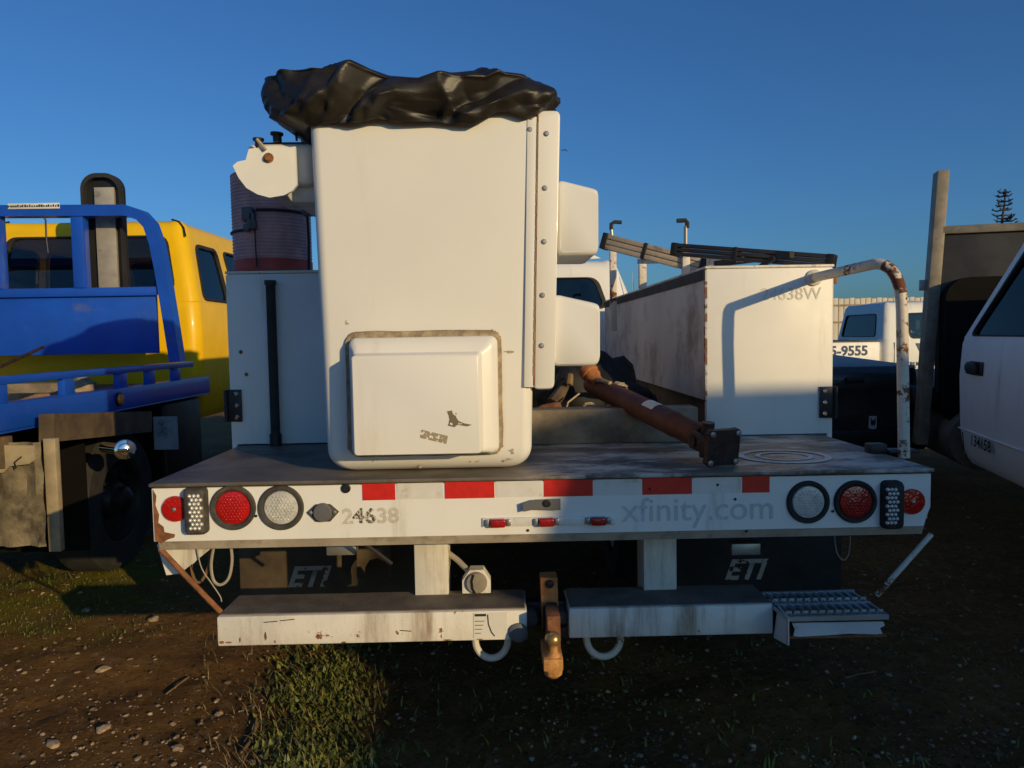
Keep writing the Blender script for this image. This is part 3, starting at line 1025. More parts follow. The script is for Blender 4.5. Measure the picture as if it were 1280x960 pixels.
# ---- bucket
BY = 2.42
by1 = 3.02
def bsec(z, s=0.0, rr=0.05):
    t_ = (z - 0.989) / (W(530, 150, BY).z - 0.989)
    xa = W(406.5, 560, BY).x + (W(385, 150, BY).x - W(406.5, 560, BY).x) * t_
    xb = W(664.5, 560, BY).x + (W(671, 150, BY).x - W(664.5, 560, BY).x) * t_
    yb = by1 + 0.05 * t_
    yf = BY + 0.012 * (1 - t_)
    return [Vector((x, y, z)) for x, y in rrect(xa + s, xb - s, yf + s, yb - s, rr, 8)]
ZB0, ZB1 = 0.989, W(530, 128, BY).z
s = MB()
rb = 0.075
loops = []
for i in range(9):
    a = R(90 * i / 8)
    loops.append(bsec(ZB0 + rb * (1 - math.cos(a)), rb * (1 - math.sin(a)), 0.036))
for i in range(1, 9):
    loops.append(bsec(ZB0 + rb + (ZB1 - ZB0 - rb) * i / 8, 0, 0.036))
loops.append(bsec(ZB1, 0.02, 0.03))
loops.append(bsec(ZB1 - 0.25, 0.03, 0.03))
s.loft(loops)
bucket = s.build('bucket', 'white', UT, 50)

# raised step panel moulded into the bucket wall
def step_row(u0, u1, v0, v1, D, rpx):
    a, b = W(u0, (v0 + v1) / 2, BY), W(u1, (v0 + v1) / 2, BY)
    zt, zb2 = W((u0 + u1) / 2, v0, BY).z, W((u0 + u1) / 2, v1, BY).z
    return [Vector((x, D, z)) for x, z in rrect(a.x, b.x, zb2, zt, rpx * BY / F, 5)]
s = MB()
s.loft([step_row(433, 628, 413, 570, BY + 0.006, 14), step_row(433.5, 627.5, 414, 569, BY - 0.004, 14), step_row(440, 621, 421, 566, BY - 0.006, 11)], False, True)
bmesh.ops.subdivide_edges(s.bm, edges=s.bm.edges[:], cuts=6, use_grid_fill=True)
for v in s.bm.verts:
    q = v.co
    v.co = q + Vector((0.0040 * noise.noise((q.x * 45, q.z * 45, 1)) + 0.003 * noise.noise((q.x * 160, q.z * 160, 4)), 0.0022 * noise.noise((q.x * 90, q.z * 90, 9)), 0.0040 * noise.noise((q.x * 45, q.z * 45, 7)) + 0.003 * noise.noise((q.x * 160, q.z * 160, 2))))
s.build('caulk_bead', 'caulk', bucket)
random.seed(5)
for (u, v, w_, h_) in ((524, 583, 9, 5), (545, 580, 5, 3), (640, 566, 6, 9), (634, 575, 8, 4), (617, 416, 7, 5), (434, 404, 3, 7), (636, 440, 9, 2), (470, 577, 12, 2), (590, 578, 14, 2)):
    s = MB()
    p = W(u, v, BY + 0.004)
    yy = BY + 0.012 * (1 - (p.z - 0.989) / (W(530, 150, BY).z - 0.989)) - 0.0010
    if p.z < ZB0 + rb: yy += rb * (1 - math.sqrt(max(0, 1 - ((ZB0 + rb - p.z) / rb) ** 2)))
    s.prism([(p.x + w_ * BY / F * math.cos(i * math.pi / 6) * random.uniform(0.5, 1), yy - 0.0005, p.z + h_ * BY / F * math.sin(i * math.pi / 6) * random.uniform(0.5, 1)) for i in range(12)], (0, 0.0004, 0))
    s.build('scuff_mark', M.setdefault('scuff', worn('dirty_scuff', (0.42, 0.34, 0.23), 0.5, 60)), bucket)
s = MB()
s.loft([step_row(440, 623, 421, 567, BY - 0.003, 9), step_row(440.5, 622.5, 421.5, 566, BY - 0.030, 9), step_row(442, 620, 424, 565, BY - 0.042, 9),
        step_row(446, 614, 431, 563.5, BY - 0.050, 7), step_row(447.5, 604, 440, 563, BY - 0.060, 5), step_row(448, 601, 443, 562.5, BY - 0.098, 4), step_row(449.5, 599.5, 445, 561.5, BY - 0.102, 4)], False, True)
stp = s.build('bucket_step', 'white', bucket, 40)
YS = BY - 0.1025
s = MB()
ch = [(559, 514), (565, 513), (566, 517), (571, 516), (570, 521), (573, 526), (580, 529), (590, 531), (584, 533), (572, 531), (568, 534), (560, 532), (562, 524)]
s.prism([W(u, v, YS) - Vector((0, 0.0006, 0)) for u, v in ch], (0, 0.0004, 0))
s.build('torn_label', 'chip', stp)
s = MB()
ch = [(527, 537), (560, 545), (558, 555), (525, 547)]
s.prism([W(u, v, YS) - Vector((0, 0.0006, 0)) for u, v in ch], (0, 0.0004, 0))
s.build('data_label', worn('scuffed_label', (0.36, 0.29, 0.19), 0.62, 90), stp)
# hinged side plate with two pouch boxes
s = MB()
xa, xb = W(674, 300, BY).x, W(702.5, 300, BY).x
zt, zb2 = W(690, 137, BY).z, W(685, 487, BY).z
xa2, xb2 = W(667, 487, BY).x, W(693, 487, BY).x
rows = []
for y, e_ in ((BY + 0.055, 0.006), (BY + 0.05, 0), (BY + 0.012, 0), (BY + 0.003, 0.004), (BY, 0.012)):
    L_ = rrect(0 + e_, 1.0 - e_, 0, 1, 0.0001, 3)
    c0 = [Vector((xa2, 0, zb2)), Vector((xb2, 0, zb2)), Vector((xb, 0, zt)), Vector((xa, 0, zt))]
    cc = sum(c0, Vector()) / 4
    c0 = [p + (cc - p).normalized() * e_ for p in c0]
    rows.append([Vector((p.x, y, p.z)) for p in rquad(c0, 0.02)])
s.loft(rows)
plate = s.build('side_plate', 'white', bucket, 40)
for ua, ub, pts in ((698, 750, [(697, 223), (746, 235), (749, 240), (749, 312), (744, 319), (697, 319)]), (691, 751, [(692, 367), (747, 379), (751, 384), (751, 450), (745, 458), (690, 458)])):
    rows = []
    base = [W(u, v, BY + 0.02) for u, v in pts]
    cc = sum(base, Vector()) / len(base)
    def rnd(c, r_, n=4):
        out = []
        m_ = len(c)
        for i in range(m_):
            p, a, b = c[i], c[i - 1], c[(i + 1) % m_]
            la, lb = min(r_, (a - p).length * 0.45), min(r_, (b - p).length * 0.45)
            u_, w_ = (a - p).normalized() * la, (b - p).normalized() * lb
            for k_ in range(n + 1):
                t_ = k_ / n
                out.append((p + u_) * (1 - t_) ** 2 + p * 2 * t_ * (1 - t_) + (p + w_) * t_ * t_)
        return out
    for y, e_ in ((BY + 0.34, 0.02), (BY + 0.32, 0), (BY + 0.04, 0), (BY + 0.028, 0.004), (BY + 0.022, 0.012)):
        c0 = [p + (cc - p).normalized() * e_ for p in base]
        rows.append([Vector((p.x, y, p.z)) for p in rnd(c0, 0.022)])
    s = MB()
    s.loft(rows)
    s.build('tool_pouch', 'white', bucket, 40)
for u, v in ((683, 167), (681, 235), (680, 302), (678, 369), (677, 432), (663, 147), (662, 162)):
    c = W(u, v, BY - 0.0005)
    s = MB()
    s.lathe(c, (0, -1, 0), [(0.0085, 0), (0.0085, 0.002), (0.006, 0.0045), (0.001, 0.005)], 12)
    s.build('screw', 'steel', plate)
s = MB()
l0, l1, l2, l3 = W(655, 484, BY), W(667, 484, BY), W(672.5, 146, BY), W(659, 146, BY)
s.hexa([(l0.x, BY - 0.003, l0.z), (l1.x, BY - 0.003, l1.z), (l1.x, BY + 0.03, l1.z), (l0.x, BY + 0.03, l0.z),
        (l3.x, BY - 0.003, l3.z), (l2.x, BY - 0.003, l2.z), (l2.x, BY + 0.03, l2.z), (l3.x, BY + 0.03, l3.z)], 0.002)
s.build('hinge_leaf', 'white', plate)
# piano hinge
s = MB()
pT, pB = W(672.2, 152, BY - 0.003), W(667.2, 470, BY - 0.003)
n = 22
for i in range(n):
    s.cyl(pT.lerp(pB, i / n + 0.003), pT.lerp(pB, (i + 1) / n - 0.003), 0.0034, n=8)
s.build('piano_hinge', 'tan_metal', plate)
s = MB()
s.tube([pT + Vector((0.0012, -0.001, 0.03)), pB + Vector((0.0012, -0.001, -0.03))], 0.0026, 6)
s.build('hinge_pin', 'rust', plate)
s = MB()
a = W(702, 188, BY + 0.03)
s.tube([a, a + Vector((0.012, 0, 0.002)), a + Vector((0.018, 0, -0.003))], 0.0015, 5)
s.build('wire_end', 'black', plate)

# ---- boom tip, plate and ribbed drum behind the bucket on the left
DK = 3.40
c = W(340, 280, DK)
rk = 46.5 * DK / F
zb2 = zlt + 0.014
zt = W(340, 222, DK).z
s = MB()
prof = [(rk * 0.99, 0.0), (rk * 0.99, 0.06)]
h = 0.064
while h < zt - zb2:
    prof += [(rk * 0.985, h), (rk * 1.005, h + 0.004), (rk * 1.005, h + 0.0085), (rk * 0.985, h + 0.0125)]
    h += 0.0145
s.lathe((c.x, DK, zb2), (0, 0, 1), prof, 44)
drum = s.build('ribbed_drum', 'coil', UT, 50)
s = MB()
s.lathe((c.x, DK, zb2 + 0.002), (0, 0, 1), [(rk * 0.995, 0), (rk * 1.012, 0.004), (rk * 1.012, 0.052), (rk * 0.995, 0.057)], 44)
s.build('drum_base_band', 'coil_red', drum)
s = MB()
s.lathe((c.x, DK, zb2 - 0.006), (0, 0, 1), [(rk * 1.06, 0), (rk * 1.06, 0.007), (rk * 0.98, 0.009)], 44)
s.build('drum_flange', 'black', drum)
s = MB()
for zz, a0, a1 in ((W(340, 262, DK - rk).z, -95, -5), (W(310, 287, DK - rk).z, -185, -110)):
    s.tube([(c.x + rk * 1.02 * math.cos(R(a0 + (a1 - a0) * i / 12)), DK + rk * 1.02 * math.sin(R(a0 + (a1 - a0) * i / 12)), zz) for i in range(13)], 0.006, 6)
s.build('band_clamp', 'black', drum)
s = MB()
for (u, v, wx, wz) in ((310, 268, 6, 8), (315, 281, 5, 5), (309, 285, 3, 4), (385, 262, 6, 7), (316, 276, 3, 9)):
    p = W(u, v, DK - rk - 0.01)
    s = MB()
    s.box(p.x - wx * DK / F, p.x + wx * DK / F, p.y - 0.02, p.y + 0.03, p.z - wz * DK / F, p.z + wz * DK / F, 0.004)
    s.build('hose_clip', 'grey_plastic', drum)
s = MB()
s.tube([W(318, 262, DK - rk - 0.012), W(319, 300, DK - rk - 0.014), W(321, 334, DK - rk - 0.012)], 0.003, 6)
s.tube([W(384, 268, DK - rk + 0.03), W(386, 300, DK - rk + 0.03), W(386, 338, DK - rk + 0.03)], 0.006, 6)
s.build('hose', 'rubber', drum)
pl = [(291, 207), (297, 202), (307, 200), (311, 186), (346, 182), (355, 185), (369, 183), (370, 205), (371, 231), (366, 238), (355, 244), (337, 247), (322, 243), (308, 235), (298, 222)]
s = MB()
s.prism([W(u, v, 2.50) for u, v in pl], (0, 0.014, 0))
kp = s.build('knuckle_plate', 'white_paint', UT)
s = MB()
s.lathe(W(336, 197.5, 2.50), (0, -1, 0), [(0.016, 0), (0.016, 0.005), (0.012, 0.006), (0.011, 0.014), (0.003, 0.015)], 14)
s.build('bolt', 'rust', kp)
s = MB()
xk0 = W(312, 200, 2.56).x
s.box(xk0, -0.60, 2.53, 3.0, W(380, 232, 2.53).z, W(380, 178, 2.53).z, 0.02, 3)
s.build('boom_tip', 'white_dirty', UT)
s = MB()
xk1 = W(368, 240, 2.6).x - 0.06
s.hexa([(xk1 + 0.06, 2.56, W(380, 256, 2.6).z), (-0.6, 2.56, W(380, 256, 2.6).z), (-0.6, 3.0, W(380, 256, 2.6).z), (xk1 + 0.06, 3.0, W(380, 256, 2.6).z),
        (xk1 + 0.02, 2.56, W(380, 233, 2.6).z), (-0.6, 2.56, W(380, 233, 2.6).z), (-0.6, 3.0, W(380, 233, 2.6).z), (xk1 + 0.02, 3.0, W(380, 233, 2.6).z)], 0.01)
s.build('mount_block', 'white_dirty', UT)
s = MB()
s.box(xk0 + 0.02, -0.61, 2.58, 2.95, W(380, 178, 2.53).z + 0.001, W(380, 172, 2.53).z, 0.005)
s.build('boom_cover', 'grey_plastic', UT)
for u, v0, v1, r_ in ((324, 186, 174, 0.012), (347, 178, 167, 0.014), (371, 176, 167, 0.004)):
    s = MB()
    s.cyl(W(u, v0, 2.54), W(u - 1, v1, 2.54), r_, n=12)
    s.cyl(W(u - 1, v1 + 2, 2.54), W(u - 1, v1 - 1, 2.54), r_ * 1.5, n=10)
    s.build('boom_fitting', 'black', UT)
s = MB()
s.tube([W(321, 174, 2.49), W(328, 182, 2.49), W(332, 187, 2.49)], 0.0055, 6)
s.build('clevis', 'tan_metal', UT)
# main boom running forward and its pedestal
s = MB()
s.box(-0.42, -0.22, 3.47, 5.3, 1.75, 1.98, 0.03, 3)
s.build('boom', 'white_paint', UT)
s = MB()
s.lathe((-0.32, 5.1, ZD), (0, 0, 1), [(0.26, 0), (0.24, 0.3), (0.2, 0.35), (0.18, 0.774)], 28)
s.build('pedestal', 'white_dirty', UT)

# ---- cab of this truck
cab(UT, 0.124, 6.45, 1.06, 0.88, 0.85, 1.60, 2.06, 0, 0.06, 1.0, 1.75, 3.0, 1.55, 'white_paint', rear=(0.07, 0.93, 0.12, 0.86), sides=((0.10, 0.86, 0.10, 0.62, 0.08, 0.9),), gl='glass', r=0.10)
s = MB()
s.hexa([W(705, 326, 6.6), W(752, 323, 6.6), W(752, 323, 7.2), W(705, 326, 7.2), W(722, 319, 6.6), W(738, 317, 6.6), W(738, 317, 7.2), W(722, 319, 7.2)], 0.01)
s.build('roof_fairing', 'white_paint', UT)
# frame, axle, wheels, mudflaps
s = MB()
for xx in (-0.31, 0.50):
    s.box(xx, xx + 0.07, 2.75, 9.0, 0.68, 0.90, 0.006)
s.build('chassis_rail', 'frame_brown', UT)
s = MB()
s.cyl((-0.85, 4.4, 0.42), (1.1, 4.4, 0.42), 0.06)
s.ball((0.124, 4.4, 0.42), 0.2, sc=(1, 0.9, 1))
s.build('rear_axle', 'black', UT)
for xx, ax in ((-0.82, -1), (-0.50, -1), (1.07, 1), (0.75, 1)):
    wheel(UT, (xx, 4.4, 0.42), 0.42, 0.25, (ax, 0, 0), 'white_dirty')
for xx, ax in ((-0.82, -1), (1.07, 1)):
    wheel(UT, (xx, 8.4, 0.42), 0.42, 0.25, (ax, 0, 0), 'white_dirty')
DM = 3.24
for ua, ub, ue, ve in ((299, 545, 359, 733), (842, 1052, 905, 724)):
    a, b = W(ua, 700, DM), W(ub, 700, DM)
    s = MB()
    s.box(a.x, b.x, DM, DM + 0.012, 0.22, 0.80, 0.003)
    fl = s.build('mud_flap', 'rubber' if ua > 640 else M.setdefault('flap', mat('dusty_sunlit_mud_flap', (0.10, 0.072, 0.042), 0.85, var=0.25, vscale=5, dirt=(0.05, 0.036, 0.022), dirt_amt=0.4)), UT)  # flaps are alike: left coloured as sunlit, right blacker as shaded
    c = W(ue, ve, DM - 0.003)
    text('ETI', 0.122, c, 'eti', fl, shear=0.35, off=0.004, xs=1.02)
s = MB()
a, b = W(446, 700, DM - 0.1), W(488, 700, DM - 0.1)
s.prism([W(446, 676, DM - .1), W(488, 676, DM - .1), W(488, 722, DM - .1), W(486, 722, DM - .1), W(484, 705, DM - .1), W(472, 698, DM - .1), W(462, 700, DM - .1), W(456, 710, DM - .1), W(456, 723, DM - .1), W(446, 723, DM - .1)], (0, 0.008, 0))
s.build('frame_gusset', 'frame_brown', UT)
for u in (430, 927):
    a = W(u, 682, 2.6)
    s = MB()
    s.box(a.x - 0.05, a.x + 0.05, 2.55, 2.60, a.z - 0.02, a.z + 0.02, 0.003)
    s.build('cross_clip', 'steel', UT)

# ---- rear step bumper
BF = 2.335
bl0, bl1 = W(271, 785, BF).x, W(659, 785, BF).x
br0, br1 = W(711, 780, BF).x, W(967, 778, BF).x
zt = W(640, 763, BF).z
zb2 = W(640, 800, BF).z
s = MB()
s.box(bl0, bl1, BF, BF + 0.19, zb2, zt, 0.006, 2)
bmp = s.build('step_bumper', 'white_dirty', UT)
bmp['label'] = 'left half of the step bumper with rust stains'
s = MB()
s.box(br0, br1, BF, BF + 0.19, zb2, zt, 0.006, 2)
bm2 = s.build('step_bumper', 'white_dirty', UT)
bm2['label'] = 'right half of the step bumper'
for xa, xb, yy, lb in ((bl0 + 0.01, bl1 - 0.006, BF, bmp), (br0 + 0.006, br1 - 0.006, BF, bm2)):
    s = MB()
    s.box(xa, xb, yy + 0.012, yy + 0.185, zt + 0.0005, zt + 0.004)
    s.build('grip_tread', M.setdefault('tread', mat('dusty_grip_tread', (0.15, 0.125, 0.10), 0.8, var=0.25, vscale=12, bump=0.3, bscale=120)), lb)
s = MB()
for (u, v, w_, h_) in ((332, 795, 3, 10), (300, 800, 2, 6), (277, 803, 5, 4), (344, 802, 2, 4), (286, 803, 8, 2), (430, 803, 6, 2), (560, 800, 10, 1.5), (600, 799, 8, 1.5)):
    p = W(u, v, BF - 0.001)
    q = [(p.x + (w_ * math.cos(a) * random.uniform(0.6, 1.1)) * BF / F * 0.6, BF - 0.0018, p.z + (h_ * math.sin(a) * random.uniform(0.6, 1.1)) * BF / F * 0.6) for a in [i * math.pi / 5 for i in range(10)]]
    s.prism(q, (0, 0.001, 0))
s.build('rust_scar', 'rust', bmp)
s = MB()
for (ua, va, ub, vb) in ((330, 778, 347, 776.5), (350, 776, 368, 774), (500, 788, 514, 789)):
    p, q = W(ua, va, BF - 0.001), W(ub, vb, BF - 0.001)
    s.beam(p, q, 0.002, 0.0022)
s.build('scratch', 'ink', bmp)
s = MB()
a, b = W(592, 782, BF), W(634, 782, BF)
s.box(a.x, b.x, BF - 0.0016, BF - 0.0006, W(610, 797, BF).z, W(610, 766, BF).z)
st = s.build('sticker', worn('peeling_sticker', (0.74, 0.70, 0.62), 0.8, 24), bmp)
s = MB()
s.box(a.x + 0.004, a.x + 0.04, BF - 0.0022, BF - 0.0017, W(610, 770, BF).z, W(610, 767, BF).z)
for i in range(4):
    zz = W(610, 776 + i * 5, BF).z
    s.box(a.x + 0.004, a.x + 0.035 - 0.004 * i, BF - 0.0022, BF - 0.0017, zz - 0.001, zz + 0.001)
s.tube([(a.x + 0.045, BF - 0.0025, W(610, 768, BF).z), (a.x + 0.047, BF - 0.0025, W(610, 780, BF).z), (a.x + 0.056, BF - 0.0025, W(610, 790, BF).z), (a.x + 0.066, BF - 0.0025, W(610, 795, BF).z)], 0.0016, 5)
s.build('sticker_print', 'ink', st)
# dark end cap of left half
p = W(648, 790, BF - 0.004)
s = MB()
s.lathe((p.x, BF + 0.002, p.z - 0.002), (0, -1, 0), [(0.030, 0), (0.030, 0.010), (0.024, 0.014), (0.004, 0.015)], 24)
s.build('rubber_stop', 'grey_plastic', bmp)
# posts
for u0, u1, v0, v1, lb in ((519, 561, 670, 747, 'left'), (805, 846, 668, 743, 'right')):
    a, b = W(u0, v1, BF + 0.15), W(u1, v1, BF + 0.15)
    s = MB()
    s.box(a.x, b.x, BF + 0.15, BF + 0.165, zt + 0.003, zl + 0.03, 0.003)
    s.box(a.x + 0.001, a.x + 0.012, BF + 0.166, BF + 0.28, zt - 0.05, zl + 0.03, 0.002)
    s.box(b.x - 0.012, b.x - 0.001, BF + 0.166, BF + 0.28, zt - 0.05, zl + 0.03, 0.002)
    s.build('bumper_post', 'white_dirty', UT)
# trailer plug box on the step
c = W(595.5, 728, BF + 0.13)
k = (BF + 0.13) / F
s = MB()
s.prism([(c.x + a * k, c.y, c.z + b * k) for a, b in ((-18, -14), (18, -14), (18, 2), (9, 16), (-8, 16), (-18, 2))], (0, 0.05, 0))
pb_ = s.build('plug_box', 'white_dirty', UT)
s = MB()
s.lathe((c.x, c.y + 0.002, c.z), (0, -1, 0), [(0.036, 0), (0.036, 0.008), (0.032, 0.014), (0.004, 0.016)], 24)
s.build('plug_cover', mat('grey_plug_cover', (0.26, 0.22, 0.16), 0.6, var=0.2, vscale=20), pb_)
s = MB()
s.tube([(c.x - 0.008, c.y - 0.016, c.z + 0.03), (c.x - 0.014, c.y - 0.0165, c.z + 0.01), (c.x - 0.012, c.y - 0.0165, c.z - 0.015), (c.x - 0.004, c.y - 0.016, c.z - 0.03)], 0.003, 6)
s.build('cover_slot', 'black', pb_)
s = MB()
s.tube([W(556, 688, BF + 0.22), W(572, 700, BF + 0.2), W(588, 716, BF + 0.17)], 0.010, 8)
s.build('cable', 'cable', UT)
# tow loops
for u0, u1, v0, v1, m in ((594, 635, 800, 828, 'white_rusty'), (733, 776, 797, 824, 'white_rusty')):
    a, b = W(u0, v0, BF + 0.08), W(u1, v0, BF + 0.08)
    r_ = (b.x - a.x) / 2
    pts = [(a.x, a.y, a.z + 0.03)] + [((a.x + b.x) / 2 - r_ * math.cos(R(180 * i / 14)), a.y, a.z - 1.15 * r_ * math.sin(R(180 * i / 14))) for i in range(15)] + [(b.x, b.y, a.z + 0.03)]
    s = MB()
    s.tube(pts, 0.0115, 10)
    s.build('tow_loop', m, UT)
# receiver and ball mount
s = MB()
a, b = W(676, 750, BF + 0.02), W(697, 750, BF + 0.02)
hz0, hz1 = W(686, 786, BF + 0.02).z, W(686, 722, BF + 0.02).z
s.prism([(a.x, BF + 0.02, hz1), (b.x, BF + 0.02, hz1), (b.x + 0.004, BF + 0.02, hz0), (a.x + 0.012, BF + 0.02, hz0 - 0.004), (a.x + 0.004, BF + 0.02, hz0)], (0, 0.06, 0))
hb = s.build('hitch_bar', 'rust_orange', UT)
s = MB()
c = W(687, 730, BF + 0.018)
s.lathe((c.x, c.y, c.z), (0, -1, 0), [(0.014, 0), (0.014, 0.003), (0.009, 0.007), (0.001, 0.008)], 8)
s.build('bolt', 'black_rust', hb)
s = MB()
a = W(681, 750, BF + 0.01)
b = W(697, 750, BF + 0.01)
s.box(a.x, b.x, BF - 0.10, BF + 0.018, W(688, 797, BF).z, W(688, 756, BF).z, 0.004)
s.build('ball_shank', 'rust', hb)
s = MB()
s.tube([W(680, 790, BF), W(680, 758, BF - 0.005), W(684, 754, BF - 0.005), W(694, 754, BF - 0.005), W(696, 760, BF - 0.005)], 0.004, 6)
s.build('hitch_pin_clip', 'black', hb)
c = W(691, 800, BF - 0.13)
k = (BF - 0.13) / F
s = MB()
s.lathe((c.x, c.y, c.z - 48 * k), (0, 0, 1), [(7 * k, 0), (11.5 * k, 4 * k), (12.5 * k, 12 * k), (12.5 * k, 25 * k), (11 * k, 27 * k), (9.5 * k, 29 * k), (7 * k, 33 * k), (6 * k, 38 * k), (7 * k, 42 * k)], 22)
s.hexa([(c.x - 13 * k, c.y - 0.03, c.z - 36 * k), (c.x + 12 * k, c.y - 0.03, c.z - 36 * k), (c.x + 12 * k, BF + 0.0, c.z - 36 * k), (c.x - 13 * k, BF, c.z - 36 * k), (c.x - 13 * k, c.y - 0.03, c.z - 20 * k), (c.x + 12 * k, c.y - 0.03, c.z - 20 * k), (c.x + 12 * k, BF, c.z - 20 * k), (c.x - 13 * k, BF, c.z - 20 * k)], 0.004)
s.build('ball_mount', 'rust_gold', hb)
s = MB()
s.ball((c.x, c.y, c.z + 1 * k), 10.5 * k, 24, 14)
s.build('hitch_ball', 'ball', hb)
for u, v, r_ in ((664, 773, 11), (703.5, 771, 10), (707, 789, 9)):
    p = W(u, v, BF + 0.04)
    s = MB()
    s.lathe(p, (0, -1, 0), [(r_ * 0.0025, -0.05), (r_ * 0.0025, 0.0), (r_ * 0.002, 0.012), (0.004, 0.014)], 20)
    s.build('rubber_bumper', 'rubber_grey', UT)
s = MB()
s.box(W(659, 780, BF + 0.1).x, W(712, 780, BF + 0.1).x, BF + 0.085, BF + 0.17, zb2 + 0.01, zt - 0.005, 0.004)
s.build('receiver_tube', 'black', UT)
# side bracket plate and step grate on the right
s = MB()
s.prism([W(966, 756, BF - 0.003), W(972, 757, BF - 0.003), W(985, 772, BF - 0.12), W(985, 807, BF - 0.12), W(967, 797, BF - 0.003)], (0.004, 0, 0))
s.build('step_bracket', 'white_dirty', UT)
gx0, gx1 = W(984, 770, BF - 0.10).x, W(1110, 768, BF - 0.10).x
gzt = W(1045, 772, BF - 0.10).z
s = MB()
gy0, gy1 = BF - 0.10, BF + 0.12
for j in range(3):
    yy = gy0 + (gy1 - gy0) * j / 2
    s.beam((gx0, yy, gzt), (gx1, yy, gzt), 0.012, 0.014)
nt = 12
for i in range(nt + 1):
    xx = gx0 + (gx1 - gx0) * i / nt
    s.beam((xx, gy0, gzt), (xx - 0.012, gy1, gzt), 0.005, 0.012)
for j in range(2):
    for i in range(nt):
        xx = gx0 + (gx1 - gx0) * (i + 0.5) / nt
        yy = gy0 + (gy1 - gy0) * (j + 0.5) / 2
        w_ = (gx1 - gx0) / nt * 0.42
        s.hexa([(xx - w_, yy - 0.03, gzt + 0.001), (xx + w_, yy - 0.03, gzt + 0.001), (xx + w_, yy + 0.035, gzt - 0.014), (xx - w_, yy + 0.035, gzt - 0.014),
                (xx - w_ * 0.5, yy - 0.03, gzt + 0.014), (xx + w_, yy - 0.03, gzt + 0.014), (xx + w_, yy + 0.035, gzt - 0.010), (xx - w_ * 0.5, yy + 0.035, gzt - 0.010)])
s.build('step_grate', 'step_grate', UT)
s = MB()
fp = [(990, 779), (1104, 777), (1106, 782), (1100, 785), (1103, 792), (1095, 793), (1060, 792), (1035, 794), (1000, 796), (992, 795), (994, 787)]
s.prism([W(u, v, BF - 0.098) for u, v in fp], (0, 0.004, 0))
s.build('step_front', mat('peeling_step_paint', (0.62, 0.63, 0.63), 0.5, var=0.1, dirt=(0.2, 0.16, 0.1), dirt_amt=0.25, dscale=12, rust=0.12, rscale=20), UT)
s = MB()
s.box(gx0 + 0.01, gx1, BF - 0.092, BF + 0.13, W(1045, 797, BF - 0.09).z, W(1045, 794, BF - 0.09).z)
s.build('step_base', 'rust', UT)
# diagonal braces at both ends, gusset and loose wires
s = MB()
s.tube([W(200, 686, TG + 0.02), W(240, 728, TG - 0.0), W(276, 765, BF + 0.04)], 0.0085, 8)
s.build('brace', 'rust', UT)
s = MB()
s.tube([W(1164, 668, TG + 0.02), W(1131, 705, TG), W(1096, 744, BF + 0.04)], 0.0085, 8)
s.build('brace', 'white_rusty', UT)
s = MB()
s.prism([W(196, 681, TG + 0.06), W(272, 679, TG + 0.06), W(225, 717, TG + 0.06), W(208, 719, TG + 0.06)], (0, 0.006, 0))
s.build('corner_gusset', 'white_dirty', UT)
s = MB()
s.prism([W(237, 680, TG + 0.2), W(268, 680, TG + 0.2), W(240, 706, TG + 0.2), W(226, 712, TG + 0.2)], (0, 0.006, 0))
s.build('corner_gusset', 'white_dirty', UT)
def loopw(pts, D, r_, m):
    s = MB()
    P_ = [W(u, v, D) for u, v in pts]
    out = []
    for i in range(len(P_) - 1):
        a0, a1, a2, a3 = P_[max(i - 1, 0)], P_[i], P_[i + 1], P_[min(i + 2, len(P_) - 1)]
        for k_ in range(5):
            t_ = k_ / 5
            out.append(0.5 * ((2 * a1) + (a2 - a0) * t_ + (2 * a0 - 5 * a1 + 4 * a2 - a3) * t_ * t_ + (3 * a1 - a0 - 3 * a2 + a3) * t_ ** 3))
    out.append(P_[-1])
    s.tube(out, r_, 6)
    s.build('cable', m, UT)
loopw([(268, 680), (264, 705), (267, 725), (276, 731), (286, 722), (290, 700), (288, 680)], TG + 0.1, 0.005, 'cable')
loopw([(263, 680), (262, 700), (257, 718), (249, 728), (242, 722), (238, 700), (238, 680)], TG + 0.12, 0.005, 'cable_brown')
loopw([(246, 685), (252, 710), (265, 730), (275, 745), (277, 752)], TG + 0.05, 0.002, 'cable')
loopw([(453, 678), (470, 690), (490, 705)], TG + 0.1, 0.007, 'rubber')
loopw([(1043, 668), (1046, 690), (1054, 700), (1061, 692), (1063, 670)], TG + 0.2, 0.0025, 'cable')

# ---- drop-down ladder rack on top of the right cabinet
def rack_arm(p0, p1, m, w_, lab):
    d_ = (p1 - p0)
    s = MB()
    up = Vector((0, 0, 1))
    sdv = d_.normalized().cross(up).normalized()
    for i in range(3):
        for j in range(2):
            o_ = up * (i - 1) * w_ * 0.36 + sdv * (j - 0.5) * w_ * 0.55
            s.beam(p0 + o_, p1 + o_, w_ * 0.46, w_ * 0.30, bev=0.004)
    arm = s.build('ladder_rack_arm', m, UT)
    arm['label'] = lab
    for f, l_ in ((0.0, 0.03), (1.0, 0.03), (0.42, 0.02)):
        s = MB()
        q = p0.lerp(p1, f)
        e_ = d_.normalized() * l_
        s.beam(q - e_ * 0.6, q + e_ * 0.6, w_ * 1.12, w_ * 1.08, bev=0.006)
        s.build('end_clamp', 'black', arm)
    return arm
rack_arm(W(757, 302, 4.72), W(879, 333, 4.5), 'alu', 0.092, 'silver brown rack arm behind')
rack_arm(W(845, 312, 3.95), W(1039, 327, 3.5), 'alu_dark', 0.062, 'dark rack arm in front')
s = MB()
s.beam(W(800, 327, 5.0), W(940, 322, 4.3), 0.05, 0.03)
s.beam(W(880, 327, 4.6), W(930, 322, 3.8), 0.05, 0.045)
s.build('rack_crossbar', 'white_dirty', UT)
s = MB()
